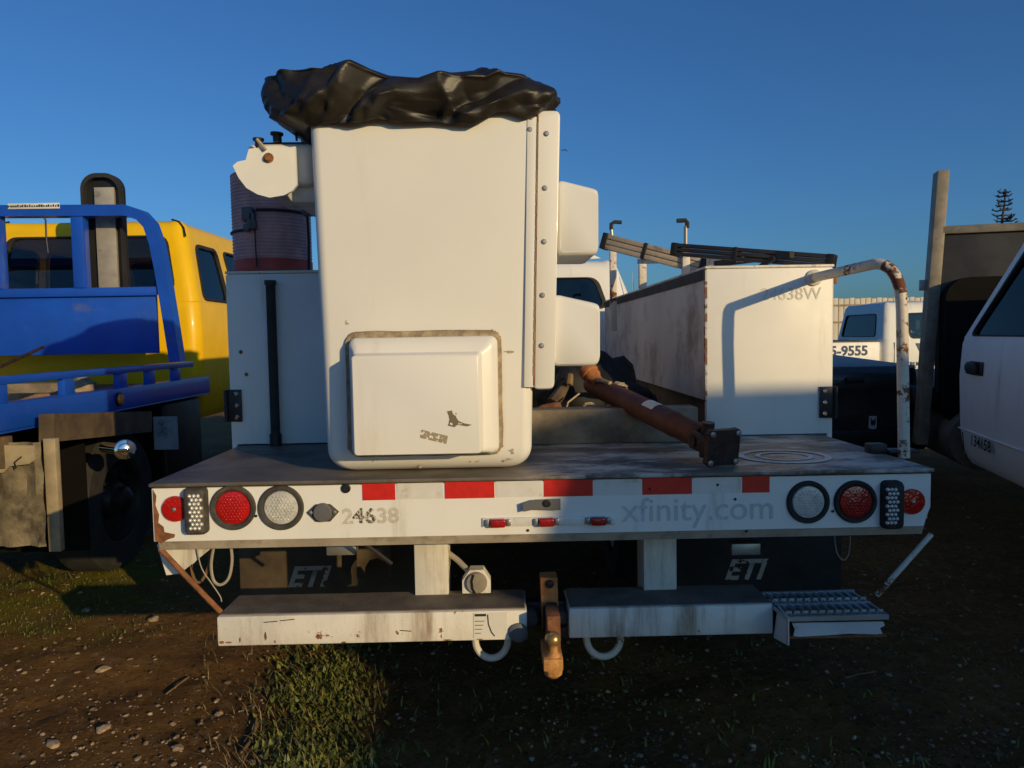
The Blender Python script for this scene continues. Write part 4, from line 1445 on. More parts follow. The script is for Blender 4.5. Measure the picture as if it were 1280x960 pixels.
s.beam(W(895, 330, 4.0), W(990, 318, 3.55), 0.03, 0.03)
s.beam(W(950, 334, 3.55), W(968, 322, 3.5), 0.02, 0.02)
s.build('rack_strut', 'black', UT)
for u, v0, v1, vt, hu, D in ((766, 303, 378, 279, 777, 5.2), (803, 330, 352, 332, None, 4.6), (857, 310, 346, 277, 846, 4.5)):
    s = MB()
    zbase = zct + 0.01
    a = W(u, v0, D)
    s.box(a.x - 0.022, a.x + 0.022, D - 0.02, D + 0.02, zbase if D < 5.1 else zbase - 0.25, a.z, 0.004)
    po = s.build('rack_post', 'white_rusty', UT)
    if hu:
        s = MB()
        s.tube([W(u, v0 + 5, D), W(u - 2 + (2 if hu < u else 0), vt + 6, D)], 0.011, 8)
        s.build('hook_rod', 'steel', po)
        s = MB()
        s.tube([W(u - 2 + (4 if hu < u else 0), vt + 8, D), W(u - 2 + (4 if hu < u else 0), vt + 1, D), W(u + (2 if hu > u else 0), vt - 1.5, D), W(hu, vt - 1, D)], 0.013, 8)
        s.build('hook_grip', 'rubber', po)
for u, v in ((1043, 351), (1026, 336), (884, 336)):
    p = W(u, v, DC + 0.05)
    s = MB()
    s.cyl(p - Vector((0, 0, 0.012)), p + Vector((0, 0, 0.012)), 0.012, n=8)
    s.build('lid_catch', 'rust', UT)
s = MB()
s.tube([W(791, 340, 6.4), W(792, 376, 6.4)], 0.004, 5)
s.build('antenna', 'chrome', UT)

# ================================================================== black cover over the bucket
def build_cover():
    xa, xb = W(386, 150, BY).x, W(672, 150, BY).x
    cx, cy = (xa + xb) / 2 - 0.01, (BY + by1) / 2 + 0.02
    hx, hy = (xb - xa) / 2 + 0.012, (by1 - BY) / 2 + 0.045
    NU, NV = 420, 84
    prof_z = lambda v: v
    top_v = [(322, 100), (335, 88), (350, 84), (378, 81), (420, 82.5), (462, 85), (495, 93), (522, 100), (560, 99), (610, 97), (624, 90), (655, 93), (690, 91), (700, 97)]
    bot_v = [(380, 160), (392, 156), (430, 153), (460, 155), (484, 149), (505, 152), (555, 151), (575, 149), (598, 152), (612, 146), (625, 138), (640, 137), (655, 142), (672, 138), (700, 136)]
    def interp(tab, u):
        if u <= tab[0][0]: return tab[0][1]
        for (a, b), (c, d) in zip(tab, tab[1:]):
            if u <= c: return b + (d - b) * (u - a) / (c - a)
        return tab[-1][1]
    dense = []
    for i in range(6000):
        th = 2 * math.pi * i / 6000
        c_, s_ = math.cos(th), math.sin(th)
        dense.append((math.copysign(abs(c_) ** 0.28, c_), math.copysign(abs(s_) ** 0.28, s_)))
    acc = [0.0]
    for (ax_, ay_), (bx_, by_) in zip(dense, dense[1:] + dense[:1]):
        acc.append(acc[-1] + math.hypot((bx_ - ax_) * hx, (by_ - ay_) * hy))
    rim, q_ = [], 0
    for i in range(NU):
        t_ = acc[-1] * i / NU
        while acc[q_ + 1] < t_: q_ += 1
        rim.append(dense[q_])
    bm = bmesh.new()
    rows = []
    for j in range(NV + 1):
        f = j / NV
        row = []
        for i in range(NU):
            ex, ey = rim[i]
            u = 640 + (cx + hx * ex) * 1.0 / (BY if ey < 0 else BY) * F - 15
            u = max(322, min(700, u))
            zt_ = W(u, interp(top_v, u), BY + 0.05).z
            zb_ = W(u, interp(bot_v, u), BY - 0.01).z
            left = max(0.0, -ex) ** 6
            right = max(0.0, ex) ** 6
            if f < 0.62:
                g = f / 0.62
                z = zb_ + (zt_ - zb_) * (g ** 0.9)
                bul = 1.02 + 0.055 * math.sin(math.pi * min(1, g * 1.05)) + 0.03 * g
                out = left * (0.125 * min(1, g * 1.5) ** 0.8) + right * 0.022 * math.sin(math.pi * min(1, g * 0.8))
                zl_ = left * 0.0
                px, py = cx + hx * ex * bul + (-out if ex < 0 else out), cy + hy * ey * bul
                z += zl_
            else:
                g = (f - 0.62) / 0.38
                sc_ = math.cos(g * math.pi / 2)
                bul = 1.05
                out = (left * 0.125 * (1 - 0.25 * g) + right * 0.013) * (1 - g)
                px, py = cx + (hx * ex * bul) * sc_ + (-out if ex < 0 else out), cy + hy * ey * bul * sc_
                zmid = W(520, 96, BY + 0.3).z
                z = zt_ + (0.018 * math.sin(g * math.pi)) * (1 - g) + (zmid - zt_) * g ** 2 * 0.9
            # cloth folds: ridged noise, stronger low down where the hem is gathered
            k = 1.0 - 0.55 * f
            P = Vector((px * 1.0, py * 1.0, z))
            gth = max(0.0, 1 - f / 0.45)
            w1 = noise.noise((px * 3.1, py * 3.1, z * 3 + 2))
            w2 = noise.noise((px * 6.5 + 4, py * 6.5, z * 5))
            def tri(q): return 2 * abs((q % 2) - 1) - 1           # sharp creases between flat facets
            def msk(q): return min(1, max(0, 0.5 + 1.6 * noise.noise(q)))
            n1 = tri(px * 5.2 - z * 8.5 + py * 4.0 + 1.5 * w1)
            n2 = tri(px * 8.3 + z * 10.5 - py * 7 + 1.1 * w2 + 0.4) * msk((px * 3.3, py * 3.3, 8))
            n3 = tri(px * 15 - z * 13 + py * 15 + 1.6 * w2) * msk((px * 4.4 + 7, py * 4.4, 3))
            n5 = tri(px * 31 + z * 22 + py * 29 + 2.2 * w2) * msk((px * 5 + 3, py * 5, 6))
            n4 = noise.noise((px * 11, py * 11, 2.2))
            n6 = tri(px * 24 - z * 34 - py * 21 + 2.6 * w2 + 2 * w1)
            amp = 0.030 * n1 + 0.024 * n2 + 0.013 * n3 + gth * (0.012 * n5 + (0.012 if px < -0.1 else 0.005) * n6) + 0.012 * w1 + 0.004
            z += 0.014 * n4 * max(0.0, 1 - f * 4)
            amp *= min(1, f * 7 + 0.25) * (1 - 0.45 * left)
            if f < 0.62:
                nx, ny, nz_ = ex * abs(ex), ey * abs(ey), 0.15
            else:
                g = (f - 0.62) / 0.38
                nx, ny, nz_ = ex * (1 - g), ey * (1 - g), 0.3 + 0.5 * g
                amp *= 0.8
            px += nx * amp
            py += ny * amp
            z += nz_ * amp * 0.8 - 0.012 - 0.018 * min(1, f * 2.5)
            row.append(bm.verts.new((px, py, z)))
        rows.append(row)
    for j in range(NV):
        for i in range(NU):
            a = rows[j][i], rows[j][(i + 1) % NU], rows[j + 1][(i + 1) % NU], rows[j + 1][i]
            bm.faces.new(a)
    # tucked-under hem
    hem = [bm.verts.new(v.co + Vector(((cx - v.co.x) * 0.05, (cy - v.co.y) * 0.07, 0.02))) for v in rows[0]]
    for i in range(NU):
        bm.faces.new((rows[0][(i + 1) % NU], rows[0][i], hem[i], hem[(i + 1) % NU]))
    bmesh.ops.remove_doubles(bm, verts=bm.verts, dist=0.0004)
    s = MB()
    s.bm.free()
    s.bm = bm
    o = s.build('bucket_cover', 'vinyl', None, 180)
    tag(o, 'wrinkled black vinyl cover pulled over the top of the white bucket', 'cover')
build_cover()

# ================================================================== things lying on the deck
# timber across the deck
a, b = W(655, 532, 3.02), W(873, 530, 3.02)
s = MB()
zz = W(760, 511, 3.02).z
s.box(-0.20, b.x, 3.02, 3.14, ZD + 0.001, zz, 0.006)
tag(s.build('timber', 'wood_grey', None), 'weathered grey timber beam lying across the truck deck', 'timber')

# driveshaft
DS = thing('driveshaft', (0.72, 2.45, ZD), 'rusty driveshaft with a four bolt flange resting over the timber', 'driveshaft')
A = W(905, 560, 2.44)
B_ = W(760, 490, 3.25)
dr = (B_ - A).normalized()
sdv = dr.cross(Vector((0, 0, 1))).normalized()
upv = sdv.cross(dr).normalized()
s = MB()
s.lathe(A + dr * 0.13, dr, [(0.034, 0), (0.044, 0.03), (0.044, 0.16), (0.047, 0.165), (0.047, 0.19), (0.046, 0.195), (0.046, 0.86), (0.040, 0.90), (0.03, 0.92)], 24)
tube = s.build('shaft_tube', 'shaft', DS)
s = MB()
sq = []
for x, z in rrect(-0.064, 0.064, -0.064, 0.064, 0.024, 4):
    rr = 1.0
    if abs(x) < 0.045 or abs(z) < 0.045: rr = 0.93
    sq.append((x * rr, z * rr))
fl_ = MB()
fl_.prism([A + sdv * x + upv * z for x, z in sq], dr * 0.022)
fo = fl_.build('flange', 'black_rust', DS)
s = MB()
for i in (-1, 1):
    for j in (-1, 1):
        s.lathe(A + sdv * 0.048 * i + upv * 0.048 * j, -dr, [(0.010, 0), (0.010, 0.006), (0.005, 0.008)], 8)
s.build('bolt', 'steel', fo)
s = MB()
s.lathe(A + dr * 0.02, dr, [(0.045, 0), (0.05, 0.03), (0.035, 0.06), (0.03, 0.07)], 18)
s.beam(A + dr * 0.03 - sdv * 0.045, A + dr * 0.12 - sdv * 0.045, 0.02, 0.06, upv, 0.005)
s.beam(A + dr * 0.03 + sdv * 0.045, A + dr * 0.12 + sdv * 0.045, 0.02, 0.06, upv, 0.005)
s.cyl(A + dr * 0.10 - sdv * 0.062, A + dr * 0.10 + sdv * 0.062, 0.022, n=14)
s.cyl(A + dr * 0.10 - upv * 0.06, A + dr * 0.10 + upv * 0.06, 0.022, n=14)
s.build('universal_joint', 'black_rust', DS)
s = MB()
c = A + dr * 0.42
lbl = []
for i in range(7):
    an = R(40 + 12 * i)
    lbl.append((math.cos(an), math.sin(an)))
rows = [[c + dr * (0.0 + 0.08 * j) + (sdv * ca * -1 + upv * sa) * 0.0468 for ca, sa in lbl] for j in range(2)]
s.loft(rows, False, False, closed=False)
s.build('paper_label', 'paper', tube)

# heap behind the timber
def lump(name, c, rx, ry, rz_, m, label, cat, seed, amp=0.25, sub=4):
    bm = bmesh.new()
    bmesh.ops.create_icosphere(bm, subdivisions=sub, radius=1)
    for v in bm.verts:
        n = v.co.normalized()
        k = 1 + amp * (noise.noise(n * 2.2 + Vector((seed, 0, 0))) + 0.6 * (1 - 2 * abs(noise.noise(n * 4 + Vector((0, seed, 0))))) * 0.6)
        v.co = Vector((n.x * rx * k, n.y * ry * k, max(-0.02, n.z * rz_ * k))) + sd(c)
    s = MB()
    s.bm.free()
    s.bm = bm
    return tag(s.build(name, m, None, 180), label, cat)
lump('tarp', (W(735, 490, 3.7).x, 3.75, ZD + 0.01), 0.30, 0.22, 0.30, 'rag', 'crumpled black tarp heaped behind the timber under the driveshaft end', 'tarp', 3.1, 0.35)
s = MB()
a, b = W(733, 461, 3.35), W(748, 478, 3.30)
s.lathe(a, b - a, [(0.042, 0), (0.042, 0.03), (0.036, 0.035), (0.036, 0.055), (0.026, 0.07), (0.026, 0.09)], 18)
s.beam(W(728, 462, 3.4), W(744, 459, 3.4), 0.04, 0.04, bev=0.005)
tag(s.build('rusty_yoke', M.setdefault('yoke', mat('yoke_rust', (0.34, 0.125, 0.045), 0.8, var=0.35, vscale=20, bump=0.4)), None), 'orange rusted pipe yoke sticking up behind the timber under the lower pouch', 'yoke')
s = MB()
s.beam(W(712, 481, 3.34), W(714, 468, 3.36), 0.02, 0.03, bev=0.003)
tag(s.build('wood_block', 'wood_brown', None), 'small tan wood block left of the orange rusted yoke', 'block')
s = MB()
s.tube([W(690, 505, 3.3), W(700, 492, 3.35), W(708, 480, 3.42)], [0.03, 0.028, 0.02], 8)
tag(s.build('leather_glove', 'frame_brown', None), 'brown limp rag leaning beside the wood block on the deck', 'rag')
s = MB()
P_ = [W(756, 509, 3.28), W(759, 494, 3.22), W(764, 484, 3.24), W(772, 479, 3.3), W(781, 481, 3.36), W(785, 488, 3.42)]
out = [Vector(p) for p in P_]
for i in range(len(out) - 1):
    s.beam(out[i], out[i + 1].lerp(out[i], -0.08), 0.006, 0.028, up=(0, 1, 0.2))
s.tube([W(744, 475, 3.3), W(752, 475, 3.25), W(763, 479, 3.2)], 0.010, 6)
s.tube([W(727, 511, 3.18), W(732, 505, 3.16), W(738, 504, 3.16), W(744, 506, 3.16), W(749, 511, 3.18)], 0.006, 6)
s.tube([W(708, 510, 3.2), W(710, 503, 3.2), W(724, 492, 3.25)], 0.004, 6)
tag(s.build('strap', 'tan', None), 'pale tan webbing strap looped around the far end of the driveshaft', 'strap')
s = MB()
s.hexa([W(668, 512, 3.2), W(703, 511, 3.18), W(703, 511, 3.36), W(668, 512, 3.36), W(676, 506, 3.22), W(700, 502, 3.2), W(698, 502, 3.32), W(676, 506, 3.34)], 0.008)
tag(s.build('rusty_plate', 'rust', None), 'flat reddish rusted plate lying just behind the timber', 'plate')

# ================================================================== TOW TRUCK: yellow cab, blue car-carrier bed
TT = thing('tow_truck', (-3.4, 5.2, 0), 'yellow crew cab tow truck with a blue flatbed carrier body', 'tow truck')
XE = -2.31
def lh(u): return (625 - u)
def atx(u, v):
    """point on the plane x = XE under a pixel"""
    d_ = CM @ Vector(((u - 640) / F, -(v - 480) / F, -1))
    return Vector((0, 0, CAMZ)) + d_ * (XE / d_.x)
zbt, zbb = atx(130, 488).z, atx(130, 515.5).z
zrt, zrb = atx(130, 460.5).z, atx(130, 469).z
yend = atx(262, 470).y
yrend = atx(243, 455).y
ybeg = 1.0
XL = XE - 2.45
s = MB()
s.box(XE - 0.09, XE, ybeg, yend, zbb, zbt, 0.006)
s.build('side_rail', 'blue', TT)
s = MB()
s.box(XE - 0.10, XE - 0.001, ybeg, yend - 0.02, zbb - 0.012, zbb - 0.001, 0.003)
s.build('rail_flange', 'blue', TT)
s = MB()
s.box(XE - 0.055, XE - 0.005, ybeg, yrend, zrb, zrt, 0.006)
s.build('top_rail', 'blue', TT)
for u in (4, 90, 157, 193, 225):
    p = atx(u, 480)
    s = MB()
    s.box(XE - 0.05, XE - 0.012, p.y - 0.05, p.y + 0.05, zbt - 0.001, zrb + 0.001, 0.003)
    s.build('rail_post', 'blue', TT)
p = atx(148, 499)
s = MB()
s.lathe((XE, p.y, p.z), (1, 0, 0), [(0.042, 0), (0.042, 0.01), (0.03, 0.012)], 20)
mo = s.build('side_marker', 'black', TT)
s = MB()
s.lathe((XE + 0.01, p.y, p.z), (1, 0, 0), [(0.032, 0), (0.028, 0.012), (0.003, 0.016)], 20)
s.build('lens', 'orange_lens', mo)
s = MB()
s.box(XL, XE - 0.10, ybeg, yend, zbb + 0.05, zbt - 0.05)
s.build('bed_floor', mat('rusty_bed_floor', (0.15, 0.10, 0.06), 0.8, metal=0.2, var=0.4, vscale=3, rust=0.3, rscale=4), TT)
s = MB()
s.box(XL, XL + 0.09, ybeg, yend, zbb, zbt, 0.006)
s.box(XL + 0.005, XL + 0.055, ybeg, yrend, zrb, zrt, 0.006)
s.build('side_rail', 'blue', TT)
# headboard
HB = 5.40
s = MB()
hx1 = W(196, 400, HB).x
s.box(XL + 0.05, hx1, HB, HB + 0.03, W(100, 443, HB).z, W(100, 363, HB).z, 0.004)
s.build('headboard', 'blue', TT)
s = MB()
za, zb3 = W(100, 371, HB).z, W(100, 360, HB).z
s.box(XL + 0.05, hx1 + 0.02, HB - 0.03, HB - 0.001, za, zb3, 0.006)
s.build('headboard_rail', 'blue', TT)
ztop = W(90, 262, HB).z
pr = [W(222, 452, HB), W(213, 395, HB), W(204, 340, HB), W(197, 305, HB), W(189, 282, HB), W(178, 270, HB), W(160, 264, HB)]
s = MB()
path = [Vector((XL - 0.1, HB, W(2, 452, HB).z)), Vector((XL + 0.02, HB, ztop - 0.3)), Vector((XL + 0.2, HB, ztop - 0.03)), Vector((XL + 0.4, HB, ztop))] + [Vector((p.x, HB, p.z)) for p in reversed(pr)]
def boxtube(mb, pts, w_, dd):
    loops = []
    for i, p in enumerate(pts):
        t_ = (pts[min(i + 1, len(pts) - 1)] - pts[max(i - 1, 0)]).normalized()
        n_ = Vector((-t_.z, 0, t_.x))
        loops.append([p + n_ * w_ + Vector((0, dd, 0)), p + n_ * w_ - Vector((0, dd, 0)), p - n_ * w_ - Vector((0, dd, 0)), p - n_ * w_ + Vector((0, dd, 0))])
    mb.loft(loops)
boxtube(s, path, 0.038, 0.05)
s.build('headboard_hoop', 'blue', TT)
for ua, ub in ((-2, 5), (94, 109)):
    a, b = W(ua, 320, HB), W(ub, 320, HB)
    s = MB()
    s.box(a.x, b.x, HB - 0.04, HB + 0.04, zb3 - 0.002, ztop - 0.03, 0.004)
    s.build('headboard_upright', 'blue', TT)
# light strip on the hoop
a, b = W(10, 258, HB - 0.052), W(75, 260, HB - 0.052)
s = MB()
s.box(a.x, b.x, HB - 0.057, HB - 0.051, a.z - 0.02, a.z + 0.02, 0.003)
ls = s.build('number_strip', 'silver_tape', TT)
s = MB()
for i in range(22):
    xx = a.x + (b.x - a.x) * (i + 0.5) / 22
    s.box(xx - 0.006, xx + random.choice((0.004, 0.007)), HB - 0.0585, HB - 0.0575, a.z - 0.008, a.z + random.choice((0.004, 0.009)))
s.build('strip_print', 'ink', ls)
s = MB()
P_ = [W(50, 264, HB - 0.04), W(57, 275, HB - 0.05), W(58, 300, HB - 0.05), W(60, 316, HB - 0.05)]
s.tube(P_, 0.006, 6)
s.build('hanging_cable', 'black', TT)
# black column with a metal face behind the hoop
HC = 5.57
s = MB()
a, b = W(108, 300, HC), W(158, 300, HC)
zt_ = W(133, 218, HC).z
cxs = (a.x + b.x) / 2
hw_ = (b.x - a.x) / 2
cr0 = hw_ * 0.8
sec = [(a.x, 1.45), (b.x, 1.45)] + [(b.x, zt_ - 0.2)] + [(b.x - cr0 + cr0 * math.cos(R(i * 9)), zt_ - cr0 + cr0 * math.sin(R(i * 9))) for i in range(11)] + [(a.x + cr0 - cr0 * math.sin(R(i * 9)), zt_ - cr0 + cr0 * math.cos(R(i * 9))) for i in range(11)]
s.prism([(x, HC, z) for x, z in sec], (0, 0.02, 0))
col_ = s.build('winch_column', 'black', TT)
s = MB()
ring_o = [Vector((x, HC - 0.05, z)) for x, z in sec]
ring_i = [Vector((cxs + (x - cxs) * 0.88, HC - 0.05, z - (0.03 if z > 1.6 else 0))) for x, z in sec]
s.loft([[p + Vector((0, 0.055, 0)) for p in ring_o], ring_o, ring_i, [p + Vector((0, 0.05, 0)) for p in ring_i]], False, False)
s.build('column_rim', 'rubber', col_)
s = MB()
a, b = W(119.5, 300, HC - 0.04), W(144, 300, HC - 0.04)
s.box(a.x, b.x, HC - 0.03, HC - 0.002, 1.45, W(133, 235, HC).z, 0.003)
s.build('column_plate', mat('worn_silver_plate', (0.40, 0.37, 0.32), 0.5, metal=0.25, var=0.15, vscale=8, dirt=(0.03, 0.03, 0.03), dirt_amt=0.22, dscale=9), col_)
# cab
cab(TT, -3.28, 6.12, 0.87, 0.755, 0.80, 1.745, 2.405, 0, 0.085, 2.0, 2.6, 3.8, 1.7, 'yellow', rear=(0.03, 0.97, 0.15, 0.95),
    sides=((0.02, 0.28, 0.03, 0.29, 0.02, 0.86), (0.35, 0.92, 0.36, 0.80, 0.02, 0.86)), r=0.10, gl='glass_clear', door_lines=(1.15,))
for sx in (-1, 1):
    s = MB()
    s.tube([(-3.28 + sx * 0.778, 6.195, 2.27), (-3.28 + sx * 0.758, 6.215, 2.34), (-3.28 + sx * 0.715, 6.235, 2.39), (-3.28 + sx * 0.65, 6.255, 2.412)], 0.008, 6)
    s.build('roof_seam', 'black', TT)
for sx in (-1, 1):
    s = MB()
    s.box(-3.28 + sx * 0.99 - 0.06, -3.28 + sx * 0.99 + 0.06, 8.5, 8.6, 1.75, 2.05, 0.03, 3)
    s.build('side_mirror', 'black', TT)
# chassis below the bed
s = MB()
s.box(XE - 1.15, XE - 0.02, 3.57, 3.64, zbb - 0.18, zbb - 0.03, 0.004)
s.build('bed_crossmember', 'frame_brown', TT)
s = MB()
p0, p1 = W(58, 535, 3.70), W(183, 527, 5.0)
s.beam(p0, p1, 0.07, 0.136)
s.build('chassis_rail', 'frame_brown', TT)
s = MB()
a, b = W(56, 600, 3.65), W(71, 600, 3.65)
s.box(a.x, b.x, 3.65, 3.69, 0.42, zbb - 0.05, 0.004)
s.build('flap_frame', 'tan_metal', TT)
s = MB()
a, b = W(-60, 600, 3.61), W(55, 600, 3.61)
rows = []
for j in range(14):
    z = 0.46 + (zbb - 0.06 - 0.46) * j / 13
    rows.append([Vector((a.x + (b.x - a.x) * i / 14, 3.61 + 0.012 * math.sin(i * 1.3) + 0.02 * noise.noise((i * 0.5, j * 0.4, 2)), z)) for i in range(15)])
s.loft(rows, False, False, closed=False)
s.build('mud_flap', 'mudflap_old', TT)
s = MB()
s.prism([W(-30, 556, 3.575), W(42, 557, 3.575), W(43, 575, 3.575), W(36, 580, 3.575), W(12, 583, 3.575), W(4, 591, 3.575), W(-30, 591, 3.575)], (0, 0.012, 0))
s.build('lamp_bracket', 'tan_metal', TT)
s = MB()
s.beam(W(18, 578, 3.57), W(27, 571, 3.57), 0.004, 0.006)
s.beam(W(18, 578, 3.57), W(20, 586, 3.57), 0.004, 0.006)
s.build('bracket_scratch', 'ink', TT)
for c, ax in (((-2.52, 4.78, 0.44), (1, 0, 0)), ((-4.2, 4.78, 0.44), (-1, 0, 0)), ((-2.55, 8.9, 0.44), (1, 0, 0)), ((-4.0, 8.9, 0.44), (-1, 0, 0))):
    wheel(TT, c, 0.44, 0.26, ax, 'black')
p = W(156, 562, 4.03)
s = MB()
s.lathe(p, (0.55, -1, 0.1), [(0.04, 0), (0.055, 0.008), (0.05, 0.016), (0.034, 0.02), (0.03, 0.042), (0.012, 0.046)], 20)
s.cyl(p, p + Vector((-0.16, 0.1, 0.0)), 0.03)
s.tube([p + Vector((-0.01, -0.05, 0)), p + Vector((0.05, -0.06, 0.005))], 0.01, 8)
s.build('chrome_cap', 'chrome', TT)
s = MB()
s.box(W(192, 540, 5.1).x, W(221, 540, 5.1).x, 5.1, 5.12, W(205, 562, 5.1).z, W(205, 521, 5.1).z)
s.build('tool_box_door', mat('pale_blue_door', (0.28, 0.36, 0.42), 0.5, var=0.15, dirt=(0.03, 0.03, 0.03), dirt_amt=0.45, dscale=6), TT)
s = MB()
s.box(XE - 0.75, XE - 0.03, 5.32, 5.95, 0.36, zbb - 0.03, 0.02)
s.build('tool_box', 'black', TT)
s = MB()
s.box(XE - 1.9, XE - 0.55, 3.7, 6.0, 0.55, zbb - 0.22, 0.02)
s.build('chassis', 'black', TT)
for yy in (4.28, 5.26):
    s = MB()
    s.box(XE - 0.6, XE - 0.04, yy, yy + 0.02, 0.25, zbb - 0.03)
    s.build('mud_flap', M.setdefault('flap_shade', mat('shade_black_flap', (0.007, 0.0065, 0.006), 0.9, spec=0.1)), TT)  # rubber blackened to stand for the deep shade under the bed

# loose boards, bar and dirt lumps on the carrier bed
zf_ = zbt - 0.05
for i, (ua, va, ub, vb, D0, D1, w_, h_, m, lb) in enumerate(((12, 452, 115, 455, 4.8, 4.86, 0.11, 0.08, 'wood_grey', 'long grey timber lying on the blue carrier bed'),
                                              (8, 462, 100, 463, 4.25, 4.3, 0.09, 0.05, 'wood_brown', 'brown plank nearer the rail on the blue carrier bed'))):
    p, q = W(ua - 160, va, D0), W(ub, vb, D1)
    p.z = q.z = zf_ + h_ / 2 + 0.001
    s = MB()
    s.beam(p, q, w_, h_, bev=0.006)
    tag(s.build('plank', m, None), lb, 'plank')
s = MB()
s.tube([W(-8, 462, 4.15), W(54, 434, 4.6)], 0.010, 8)
tag(s.build('pry_bar', 'black_rust', None), 'thin dark pry bar leaning on the planks of the blue carrier bed', 'bar')
p = W(100, 456, 4.7)
lump('soil_lump', (p.x, 4.7, zf_ + 0.02), 0.08, 0.06, 0.10, 'dark_gold', 'tan rock lump at the right end of the timber on the carrier bed', 'rock', 5.0, 0.3, 3)

# ================================================================== WHITE FLATBED TRUCK on the right, facing the camera
TH = R(165.2)
HW = 0.98
hd_ = Vector((-math.sin(TH), math.cos(TH), 0))
rt_ = Vector((math.cos(TH), math.sin(TH), 0))
cr_ = Vector((3.225, 5.26, 0))
rootp = cr_ - rt_ * HW
FT = thing('flatbed_truck', rootp, 'white pickup cab with black door handle in front of a dark steel bulkhead', 'truck', rz=TH, world=False)
cab(FT, 0, 0, HW, 0.82, 0.50, 1.36, 2.02, 0.0, 0.66, 2.0, 2.6, 3.7, 1.3, 'white_paint', rear=(0.1, 0.9, 0.1, 0.85),
    sides=((0.035, 0.92, 0.07, 0.80, 0.02, 0.95),), r=0.08, gl='glass_dark')
s = MB()
s.box(HW + 0.020, HW + 0.026, 0.27, 0.50, 1.12, 1.21, 0.002)
fr = s.build('door_handle', 'black', FT)
s = MB()
s.box(HW + 0.02, HW + 0.055, 0.27, 0.44, 1.125, 1.205, 0.012, 3)
s.lathe((HW + 0.02, 0.22, 1.165), (1, 0, 0), [(0.03, 0), (0.03, 0.012), (0.02, 0.018)], 16)
s.build('handle_grip', 'black', fr)
s = MB()
pts = [(HW - 0.012, 0.15, 0.53), (HW + 0.014, 0.15, 0.60), (HW + 0.0215, 0.14, 0.72)]
s.tube(pts, 0.004, 5)
s.build('body_seam', 'black', FT)
s = MB()
s.tube([(HW + 0.0085, 0.02, 0.735), (HW + 0.0175, 0.5, 0.735), (HW + 0.0175, 2.4, 0.735)], 0.006, 6)
s.build('rocker_crease', 'white_paint', FT)
text('134158', 0.098, Vector((HW + 0.027, 0.31, 0.655)), 'ink', FT, ux=(0, 1, 0), uz=(-0.02, 0, 1), off=0.002, xs=1.25)
for c, ax in (((0.85, 2.9, 0.4), (1, 0, 0)), ((-0.85, 2.9, 0.4), (-1, 0, 0)), ((0.85, -2.6, 0.4), (1, 0, 0)), ((-0.85, -2.6, 0.4), (-1, 0, 0))):
    wheel(FT, c, 0.4, 0.25, ax, 'white_dirty')
# bulkhead
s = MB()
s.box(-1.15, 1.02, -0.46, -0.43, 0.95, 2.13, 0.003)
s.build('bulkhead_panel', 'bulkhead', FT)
s = MB()
s.box(-1.16, 1.0, -0.52, -0.40, 2.131, 2.19, 0.006)
s.build('bulkhead_rail', 'bulkhead_rail', FT)
s = MB()
zt_ = 2.60
s.hexa([(1.07, -0.53, 0.55), (1.15, -0.53, 0.55), (1.15, -0.40, 0.55), (1.07, -0.40, 0.55), (0.955, -0.53, zt_), (1.035, -0.53, zt_), (1.035, -0.40, zt_), (0.955, -0.40, zt_)], 0.004)
s.build('stake_post', 'bulkhead_rail', FT)
s = MB()
s.box(1.06, 1.13, -0.49, -0.47, 1.72, 1.80, 0.003)
s.build('post_clip', 'steel', FT)
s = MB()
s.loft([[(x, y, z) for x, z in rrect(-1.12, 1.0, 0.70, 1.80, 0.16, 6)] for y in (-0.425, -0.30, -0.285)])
s.build('cab_shade_box', mat('cab_shade_black', (0.008, 0.008, 0.008), 0.8, spec=0.1), FT)  # added black box standing for the cab's shadow on the bulkhead
s = MB()
s.box(-1.15, 1.15, -3.6, -0.54, 0.85, 0.98, 0.01)
s.build('flatbed', 'black', FT)
s = MB()
s.cyl((0.78, -1.1, 0.62), (0.78, -0.15, 0.62), 0.22, n=24)
s.build('fuel_tank', mat('dull_tank', (0.16, 0.14, 0.11), 0.6, metal=0.3, var=0.25, vscale=6), FT)
s = MB()
s.box(-0.4, 0.4, -3.5, 3.4, 0.5, 0.7)
s.build('chassis', 'black', FT)

# ================================================================== BLACK PICKUP beyond the right cabinet
BP = thing('black_pickup', (2.38, 6.2, 0), 'black pickup with tailgate handle and shield badge parked behind the grab rail', 'pickup')
bx0, bx1 = 1.48, W(1150, 510, 6.2).x
zt_ = W(1085, 456, 6.25).z
s = MB()
loops = []
for y, dz, e_ in ((6.2, -0.03, 0.03), (6.22, 0, 0.0), (7.9, 0.0, 0.0)):
    loops.append([Vector((x, y, z)) for x, z in rrect(bx0 + e_, bx1 - e_, 0.55, zt_ - 0.02 + dz, 0.08)])
s.loft(loops)
s.build('bed', 'black_gloss', BP)
s = MB()
rows = []
zz = [(zt_ - 0.012, 0.02), (zt_ - 0.025, -0.01), (zt_ - 0.10, -0.045), (zt_ - 0.17, -0.07), (zt_ - 0.20, -0.05), (zt_ - 0.38, -0.04), (zt_ - 0.44, -0.045), (zt_ - 0.56, -0.02)]
for z, yo in zz:
    rows.append([Vector((bx0 + 0.14 + (bx1 - bx0 - 0.28) * i / 10, 6.19 + yo - 0.015 * math.sin(math.pi * i / 10), z)) for i in range(11)])
s.loft(rows, False, False, closed=False)
tg = s.build('tailgate', M.setdefault('dusty_black', mat('dusty_black_car_paint', (0.035, 0.032, 0.028), 0.28, coat=0.4, var=0.2)), BP, 60)
s = MB()
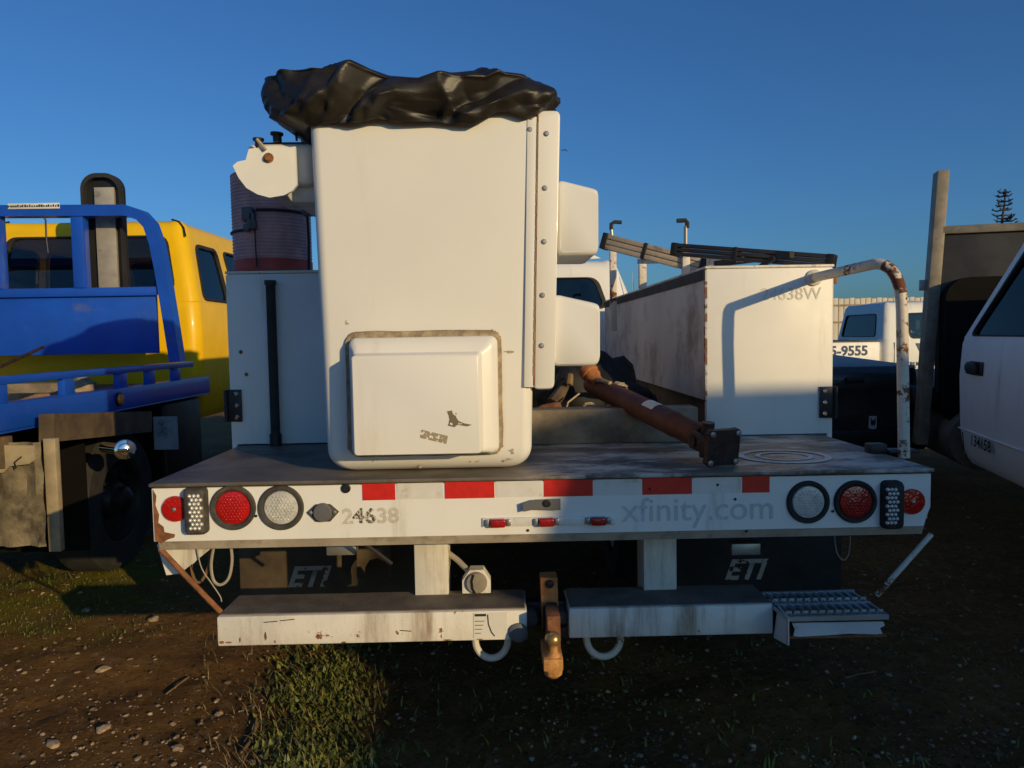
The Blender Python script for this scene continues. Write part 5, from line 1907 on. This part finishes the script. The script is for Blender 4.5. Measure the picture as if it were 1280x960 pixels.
s.hexa([(bx0 + 0.03, 6.20, zt_ - 0.03), (bx1 - 0.03, 6.20, zt_ - 0.03), (bx1 - 0.03, 7.85, zt_ + 0.0), (bx0 + 0.03, 7.85, zt_ + 0.0),
        (bx0 + 0.05, 6.21, zt_ - 0.008), (bx1 - 0.05, 6.21, zt_ - 0.008), (bx1 - 0.05, 7.85, zt_ + 0.05), (bx0 + 0.05, 7.85, zt_ + 0.05)], 0.006)
s.build('tonneau_cover', mat('grey_tonneau_vinyl', (0.26, 0.24, 0.22), 0.5, var=0.15), BP)
p = W(1066, 474.5, 6.15)
s = MB()
s.box(p.x - 0.075, p.x + 0.065, 6.08, 6.17, p.z - 0.022, p.z + 0.020, 0.010)
s.build('handle', 'black', tg)
p = W(1091, 530, 6.13)
k = 6.13 / F
s = MB()
s.prism([(p.x + a * k, 6.125, p.z + b * k) for a, b in ((-4.5, 10), (4.5, 10), (4.5, -4), (0, -11), (-4.5, -4))], (0, 0.05, 0))
bo = s.build('badge', M.setdefault('badge', mat('silver_badge', (0.62, 0.62, 0.62), 0.35, metal=0.1)), tg)
s = MB()
s.prism([(p.x + a * k, 6.123, p.z + b * k) for a, b in ((-3.4, 8.6), (-1.5, 5), (1.5, 5), (3.4, 8.6), (2.8, 0), (1.2, -3), (0, 0), (-1.2, -3), (-2.8, 0))], (0, 0.001, 0))
s.build('badge_emblem', 'ink', bo)
s = MB()
p = W(1120, 507, 6.16)
s.box(p.x - 0.012, p.x + 0.05, 6.165, 6.22, p.z - 0.12, p.z + 0.12, 0.015)
s.box(bx0 + 0.02, bx0 + 0.09, 6.165, 6.22, p.z - 0.12, p.z + 0.12, 0.015)
s.build('tail_light', 'dark_red_lens', BP)
s = MB()
s.box(bx0 + 0.01, bx1 - 0.01, 6.06, 6.24, 0.45, 0.62, 0.03, 3)
s.build('bumper', 'black', BP)
cab(BP, (bx0 + bx1) / 2, 7.95, 0.92, 0.76, 0.5, 1.15, 1.82, 0, 0.15, 1.5, 2.2, 3.3, 1.12, 'black_gloss', rear=(0.08, 0.92, 0.08, 0.85), sides=((0.06, 0.45, 0.1, 0.45, 0.05, 0.85), (0.5, 0.92, 0.5, 0.78, 0.05, 0.85)), gl='glass_dark')
for c, ax in (((bx0 + 0.14, 7.2, 0.38), (-1, 0, 0)), ((bx1 - 0.14, 7.2, 0.38), (1, 0, 0)), ((bx0 + 0.14, 10.6, 0.38), (-1, 0, 0)), ((bx1 - 0.14, 10.6, 0.38), (1, 0, 0))):
    wheel(BP, c, 0.38, 0.25, ax, 'steel')

# ================================================================== WHITE PICKUP farther off, side on, heading right
DP = 14.0
cpt = W(1103, 420, DP)
WP = thing('white_pickup', (cpt.x, DP + 0.98, 0), 'white work pickup seen from its side with phone number on the bed', 'pickup', rz=-math.pi / 2, world=False)
cab(WP, 0, 0, 0.98, 0.82, 0.5, 1.25, 1.95, 0, 0.10, 1.5, 2.2, 3.2, 1.15, 'white_paint', rear=(0.05, 0.93, 0.10, 0.88), sides=((0.20, 0.9, 0.20, 0.68, 0.02, 0.86),), gl='glass', r=0.14, door_lines=(0.22,))
s = MB()
s.hexa([(-0.97, -2.1, 0.52), (0.975, -2.1, 0.52), (0.975, -0.035, 0.52), (-0.97, -0.035, 0.52), (-0.97, -2.1, 1.22), (0.975, -2.1, 1.22), (0.975, -0.035, 1.22), (-0.97, -0.035, 1.22)], 0.03)
s.build('bed', 'white_paint', WP)
s = MB()
s.box(-0.96, 0.97, -2.08, -0.04, 1.221, 1.245, 0.006)
s.build('bed_cap', 'black', WP)
text('5-9555', 0.25, Vector((0.98, -0.97, 0.975)), 'navy', WP, ux=(0, 1, 0), off=0.008, xs=1.0)
text('CONSTRUCTION', 0.105, Vector((1.004, 0.16, 0.76)), 'ink', WP, ux=(0, 1, 0), off=0.002, xs=1.0)
s = MB()
s.prism([(1.003, 0.62, 1.18), (1.003, 0.78, 1.18), (1.003, 0.88, 0.95), (1.003, 0.78, 0.90), (1.003, 0.70, 0.98)], (-0.001, 0, 0))
s.build('door_emblem', 'navy', WP)
for c, ax in (((0.86, -1.1, 0.38), (1, 0, 0)), ((-0.86, -1.1, 0.38), (-1, 0, 0)), ((0.86, 2.5, 0.38), (1, 0, 0)), ((-0.86, 2.5, 0.38), (-1, 0, 0))):
    wheel(WP, c, 0.38, 0.25, ax, 'white_dirty')

# ================================================================== pale board fence beyond it
DF = 20.0
a = W(1000, 400, DF).x
PF = thing('board_fence', (a + 5, DF, 0), 'pale board fence behind the white work pickup', 'fence')
zt_ = W(1055, 373, DF).z
wb = 6.9 * DF / F
nb = 34
for i in range(nb):
    s = MB()
    xx = a + wb * i
    s.box(xx + 0.008, xx + wb - 0.008, DF, DF + 0.03, 0.05, zt_ + 0.012 * math.sin(i * 2.3), 0.004)
    s.build('board', 'block', PF)
s = MB()
s.box(a, a + wb * nb, DF + 0.031, DF + 0.05, 0.1, zt_ - 0.05)
s.build('backing_board', 'frame_brown', PF)
for v in (381.5, 402.5):
    z = W(1055, v, DF).z
    s = MB()
    s.box(a, a + wb * nb, DF - 0.03, DF - 0.001, z - 0.022, z + 0.022, 0.004)
    s.build('fence_rail', mat('tan_rail', (0.36, 0.28, 0.19), 0.8, var=0.2), PF)

# ================================================================== bare conifer
DT = 30.0
p = W(1255, 236, DT)
TR = thing('conifer_tree', (p.x, DT, 0), 'bare dark conifer top sticking up behind the bulkhead', 'tree')
s = MB()
pts, rad = [], []
for i in range(14):
    f = i / 13
    pts.append(Vector((p.x + 0.06 * math.sin(i * 1.1), DT, p.z * f)))
    rad.append(0.16 * (1 - f) + 0.02)
s.tube(pts, rad, 8)
s.build('trunk', 'bark', TR)
s = MB()
nd = MB()
z = p.z * 0.35
random.seed(21)
while z < p.z - 0.12:
    f = (p.z - z) / p.z
    for k_ in range(random.randint(3, 5)):
        an = random.uniform(0, 2 * math.pi)
        L_ = (0.25 + 1.9 * f) * random.uniform(0.35, 1.0)
        dz = random.uniform(-0.1, 0.18) * L_
        b0 = Vector((p.x, DT, z))
        b1 = b0 + Vector((math.cos(an) * L_ * 0.6, math.sin(an) * L_ * 0.6, -0.06 * L_ + dz * 0.3))
        b2 = b0 + Vector((math.cos(an) * L_, math.sin(an) * L_, dz + 0.06))
        s.tube([b0, b1, b2], [0.035, 0.028, 0.014], 5)
        for q in range(int(5 + 12 * L_)):
            f2 = random.uniform(0.25, 1)
            c0 = b1.lerp(b2, (f2 - 0.5) * 2) if f2 > 0.5 else b0.lerp(b1, f2 * 2)
            dv = Vector((random.uniform(-1, 1), random.uniform(-1, 1), random.uniform(-0.4, 0.9))) * random.uniform(0.06, 0.15)
            pv = dv.cross(Vector((random.random(), random.random(), random.random()))).normalized() * 0.022
            nd.poly([c0 - pv, c0 + pv, c0 + dv])
    z += random.uniform(0.10, 0.22)
s.build('branches', 'bark', TR)
cr2 = nd.build('crown', 'needle', TR, flip=False)

# ================================================================== unseen box truck, added and outlined to throw shade on the right half
u_ = Vector((1, 1, 0)).normalized()
v_ = Vector((1, -1, 0)).normalized()
vp = Vector((5.75, -5.0, 0))
VN = thing('shade_truck', vp, 'grey box truck shape added out of view behind the camera for its shade', 'truck')
KA, KS = 0.85, 0.295
def vs(sv, h):
    de = (sv - 1.5) / (1 + KA)
    return (de * math.sqrt(2), h - KS * (-5.0 + de))
prof = [(0.03, 0.45), (0.0, 0.9)] + [vs(*q) for q in ((1.52, 0.73), (1.95, 0.87), (2.14, 0.96), (2.08, 1.22), (2.12, 1.5), (2.2, 1.72), (2.45, 1.90), (2.72, 1.955), (2.95, 2.03), (3.2, 2.08), (3.6, 2.12), (4.2, 2.13))] + [(2.25, 3.2), (2.32, 3.6), (8.4, 3.6), (8.45, 0.45)]
def vpt(q, t_): return vp + u_ * q[0] + v_ * t_ + Vector((0, 0, q[1]))
s = MB()
wx = [(0.75, 1.95), (1.6, 1.95), (1.6, 2.7), (0.95, 2.7)]
s.holed([vpt(q, 0) for q in prof], [[vpt(q, 0) for q in wx]], v_ * 0.04)
s.holed([vpt(q, 1.8) for q in prof], [[vpt(q, 1.8) for q in wx]], v_ * -0.04)
s.loft([[vpt(q, t_) for q in prof] for t_ in (0, 1.8)], False, False)
s.build('body', mat('shade_truck_grey', (0.25, 0.26, 0.27), 0.4, var=0.08, coat=0.3), VN)
for t_ in (0.02, 1.775):
    s = MB()
    s.prism([vpt(q, t_) for q in wx], v_ * 0.005)
    s.build('window', 'glass_dark', VN)
for q in (0.9, 6.6):
    for t_ in (0.14, 1.66):
        wheel(VN, vpt((q, 0.45), t_), 0.45, 0.28, -v_ if t_ < 1 else v_, 'steel')

# ================================================================== stones, gravel, weeds, twigs
random.seed(11)
def scatter_mesh(name, m, items, label):
    """items: list of (location, size vector, yaw, seed) -> one stuff mesh of small rocks"""
    base = bmesh.new()
    bmesh.ops.create_icosphere(base, subdivisions=1, radius=1)
    bv = [v.co.copy() for v in base.verts]
    bf = [[v.index for v in f.verts] for f in base.faces]
    base.free()
    vs_, fs_ = [], []
    for (p_, sz, yaw, sdn) in items:
        k0 = len(vs_)
        rn = random.Random(sdn)
        c_, s_ = math.cos(yaw), math.sin(yaw)
        for v in bv:
            j = 1 + rn.uniform(-0.28, 0.28)
            x, y, z = v.x * sz[0] * j, v.y * sz[1] * j, v.z * sz[2] * j
            vs_.append((p_[0] + x * c_ - y * s_, p_[1] + x * s_ + y * c_, p_[2] + z))
        fs_ += [[i + k0 for i in f] for f in bf]
    me = bpy.data.meshes.new(name)
    me.from_pydata(vs_, [], fs_)
    me.materials.append(M[m] if isinstance(m, str) else m)
    o = bpy.data.objects.new(name, me)
    COL.objects.link(o)
    return tag(o, label, 'gravel', kind='stuff')
pm = [mat('pale_gravel', (0.36, 0.28, 0.19), 0.85, var=0.35, vscale=3), mat('brown_gravel', (0.21, 0.145, 0.09), 0.9, var=0.4, vscale=3)]
lists = [[], []]
for i in range(13000):
    y = 2.2 + 5.6 * random.random() ** 1.6
    x = random.uniform(-0.72 * y - 0.3, 0.72 * y + 0.3)
    if noise.noise((x * 1.3, y * 1.3, 9)) < random.uniform(-0.75, 0.25): continue
    r_ = 0.0026 + 0.0085 * random.random() ** 5
    lists[0 if random.random() < 0.3 else 1].append(((x, y, gz(x, y) + r_ * 0.25), (r_ * random.uniform(0.9, 1.6), r_, r_ * random.uniform(0.5, 0.8)), random.uniform(0, 6.28), i))
scatter_mesh('gravel', pm[0], lists[0], 'pale loose gravel scattered over the dirt')
scatter_mesh('gravel', pm[1], lists[1], 'brown loose gravel and clods scattered over the dirt')

def stone(u, v, px, i):
    p_ = WZ(u, v, 0.0)
    r_ = px * p_.y / F / 2
    bm = bmesh.new()
    bmesh.ops.create_icosphere(bm, subdivisions=2, radius=1)
    el = random.uniform(1.0, 1.6)
    for v_2 in bm.verts:
        n_ = v_2.co.normalized()
        k_ = 1 + 0.55 * noise.noise(n_ * 1.9 + Vector((i * 3.3, 0, 0)))
        v_2.co = Vector((n_.x * r_ * k_ * el, n_.y * r_ * k_, n_.z * r_ * k_ * 0.6))
    bmesh.ops.rotate(bm, verts=bm.verts, matrix=Matrix.Rotation(random.uniform(0, 3.1), 3, 'Z'))
    for v_2 in bm.verts: v_2.co += Vector((p_.x, p_.y, gz(p_.x, p_.y) + r_ * 0.25))
    s = MB()
    s.bm.free()
    s.bm = bm
    return s.build('stone', 'dark_gold', None, 20)
for i, (u, v, px, lb) in enumerate(((192, 777, 12, 'tan stone lying alone on the bare dirt left of the bumper end'), (107, 767, 10, 'stone beside the mossy strip, farthest back of the larger stones'),
        (129, 840, 11, 'flat tan stone in the middle of the sunlit dirt'), (66, 931, 15, 'largest pale stone near the lower left corner of the picture'),
        (222, 939, 13, 'long pale stone at the bottom edge of the sunlit dirt'), (130, 915, 15, 'rounded tan stone just above the thin dry stalk row at lower left'), (274, 894, 10, 'stone at the edge of the weeds beside the curved twig'))):
    tag(stone(u, v, px, i), lb, 'stone')

def ribbon(mb, p0, d0, L_, w_, bend, n=3):
    sdv_ = d0.cross(Vector((0, 0, 1)))
    if sdv_.length < 0.01: sdv_ = Vector((1, 0, 0))
    sdv_ = sdv_.normalized()
    prev = None
    p_, d_ = p0.copy(), d0.copy()
    for i in range(n + 1):
        f = i / n
        ww = w_ * (1 - f) ** 0.7 * (0.6 + 0.8 * f * (1 - f) * 2) if i < n else 0.0005
        a_, b_ = mb.bm.verts.new(p_ - sdv_ * ww), mb.bm.verts.new(p_ + sdv_ * ww)
        if prev: mb.bm.faces.new((prev[0], prev[1], b_, a_))
        prev = (a_, b_)
        p_ = p_ + d_ * (L_ / n)
        d_ = (d_ + bend / n).normalized()
def weed_patch(name, n, region, hgt, w_, m, label):
    s = MB()
    made = 0
    while made < n:
        u, v = region()
        p_ = WZ(u, v, 0)
        k_ = noise.noise((p_.x * 3.2, p_.y * 3.2, 4))
        if k_ < random.uniform(-0.5, 0.25): continue
        made += 1
        p_.z = gz(p_.x, p_.y)
        an = random.uniform(0, 6.28)
        tl = random.uniform(0.15, 1.3)
        d_ = Vector((math.cos(an) * tl, math.sin(an) * tl, 1)).normalized()
        ribbon(s, p_, d_, hgt * random.uniform(0.4, 1.2), w_ * random.uniform(0.6, 1.4), Vector((math.cos(an), math.sin(an), -0.7)) * random.uniform(0.3, 1.3))
    o = s.build(name, m, None, 180, flip=False)
    return tag(o, label, 'weeds', kind='stuff')
def leafmat(name, c):
    m = mat(name, c, 0.6, var=0.5, vscale=9)
    return m
M['leaf'] = leafmat('weed_leaf', (0.115, 0.14, 0.022))
M['leaf2'] = leafmat('broad_weed_leaf', (0.15, 0.16, 0.032))
M['dry'] = leafmat('dry_grass', (0.22, 0.16, 0.075))
def reg_main():
    while True:
        u, v = random.uniform(315, 500), random.uniform(795, 975)
        c_ = 415 - (v - 800) * 0.12
        if random.random() < math.exp(-((u - c_) / 50) ** 2): return u, v
weed_patch('grass', 1100, reg_main, 0.038, 0.0035, 'leaf', 'short green weeds growing below the left half of the bumper')
weed_patch('broadleaf_weeds', 2400, reg_main, 0.034, 0.009, 'leaf2', 'broad leaved weeds below the left half of the bumper')
weed_patch('dry_grass', 600, lambda: (random.uniform(250, 480), random.uniform(800, 975)), 0.06, 0.002, 'dry', 'dry grass stalks among the weeds')
def reg_left():
    return random.gauss(70, 75), random.uniform(665, 800)
weed_patch('thin_grass', 2200, reg_left, 0.022, 0.003, 'leaf', 'thin film of short grass on the dirt between the trucks')
def reg_right():
    return random.uniform(450, 1290), random.uniform(805, 985)
weed_patch('shaded_weeds', 450, reg_right, 0.04, 0.005, 'leaf', 'sparse weeds on the shaded dirt below the bumper')
for pts, lb in (((( 302, 947), (312, 935), (318, 922), (321, 905)), 'curved dry twig at the edge of the weeds'), (((1057, 858), (1075, 854), (1095, 850)), 'pale straight twig on the shaded dirt below the step'), (((208, 868), (225, 856), (236, 846)), 'thin dry stalk lying on the sunlit dirt')):
    s = MB()
    P_ = [WZ(u, v, 0) for u, v in pts]
    s.tube([Vector((q.x, q.y, gz(q.x, q.y) + 0.008)) for q in P_], 0.0055 if 'curved' in lb else 0.003, 6)
    tag(s.build('twig', 'wood_brown', None), lb, 'twig')
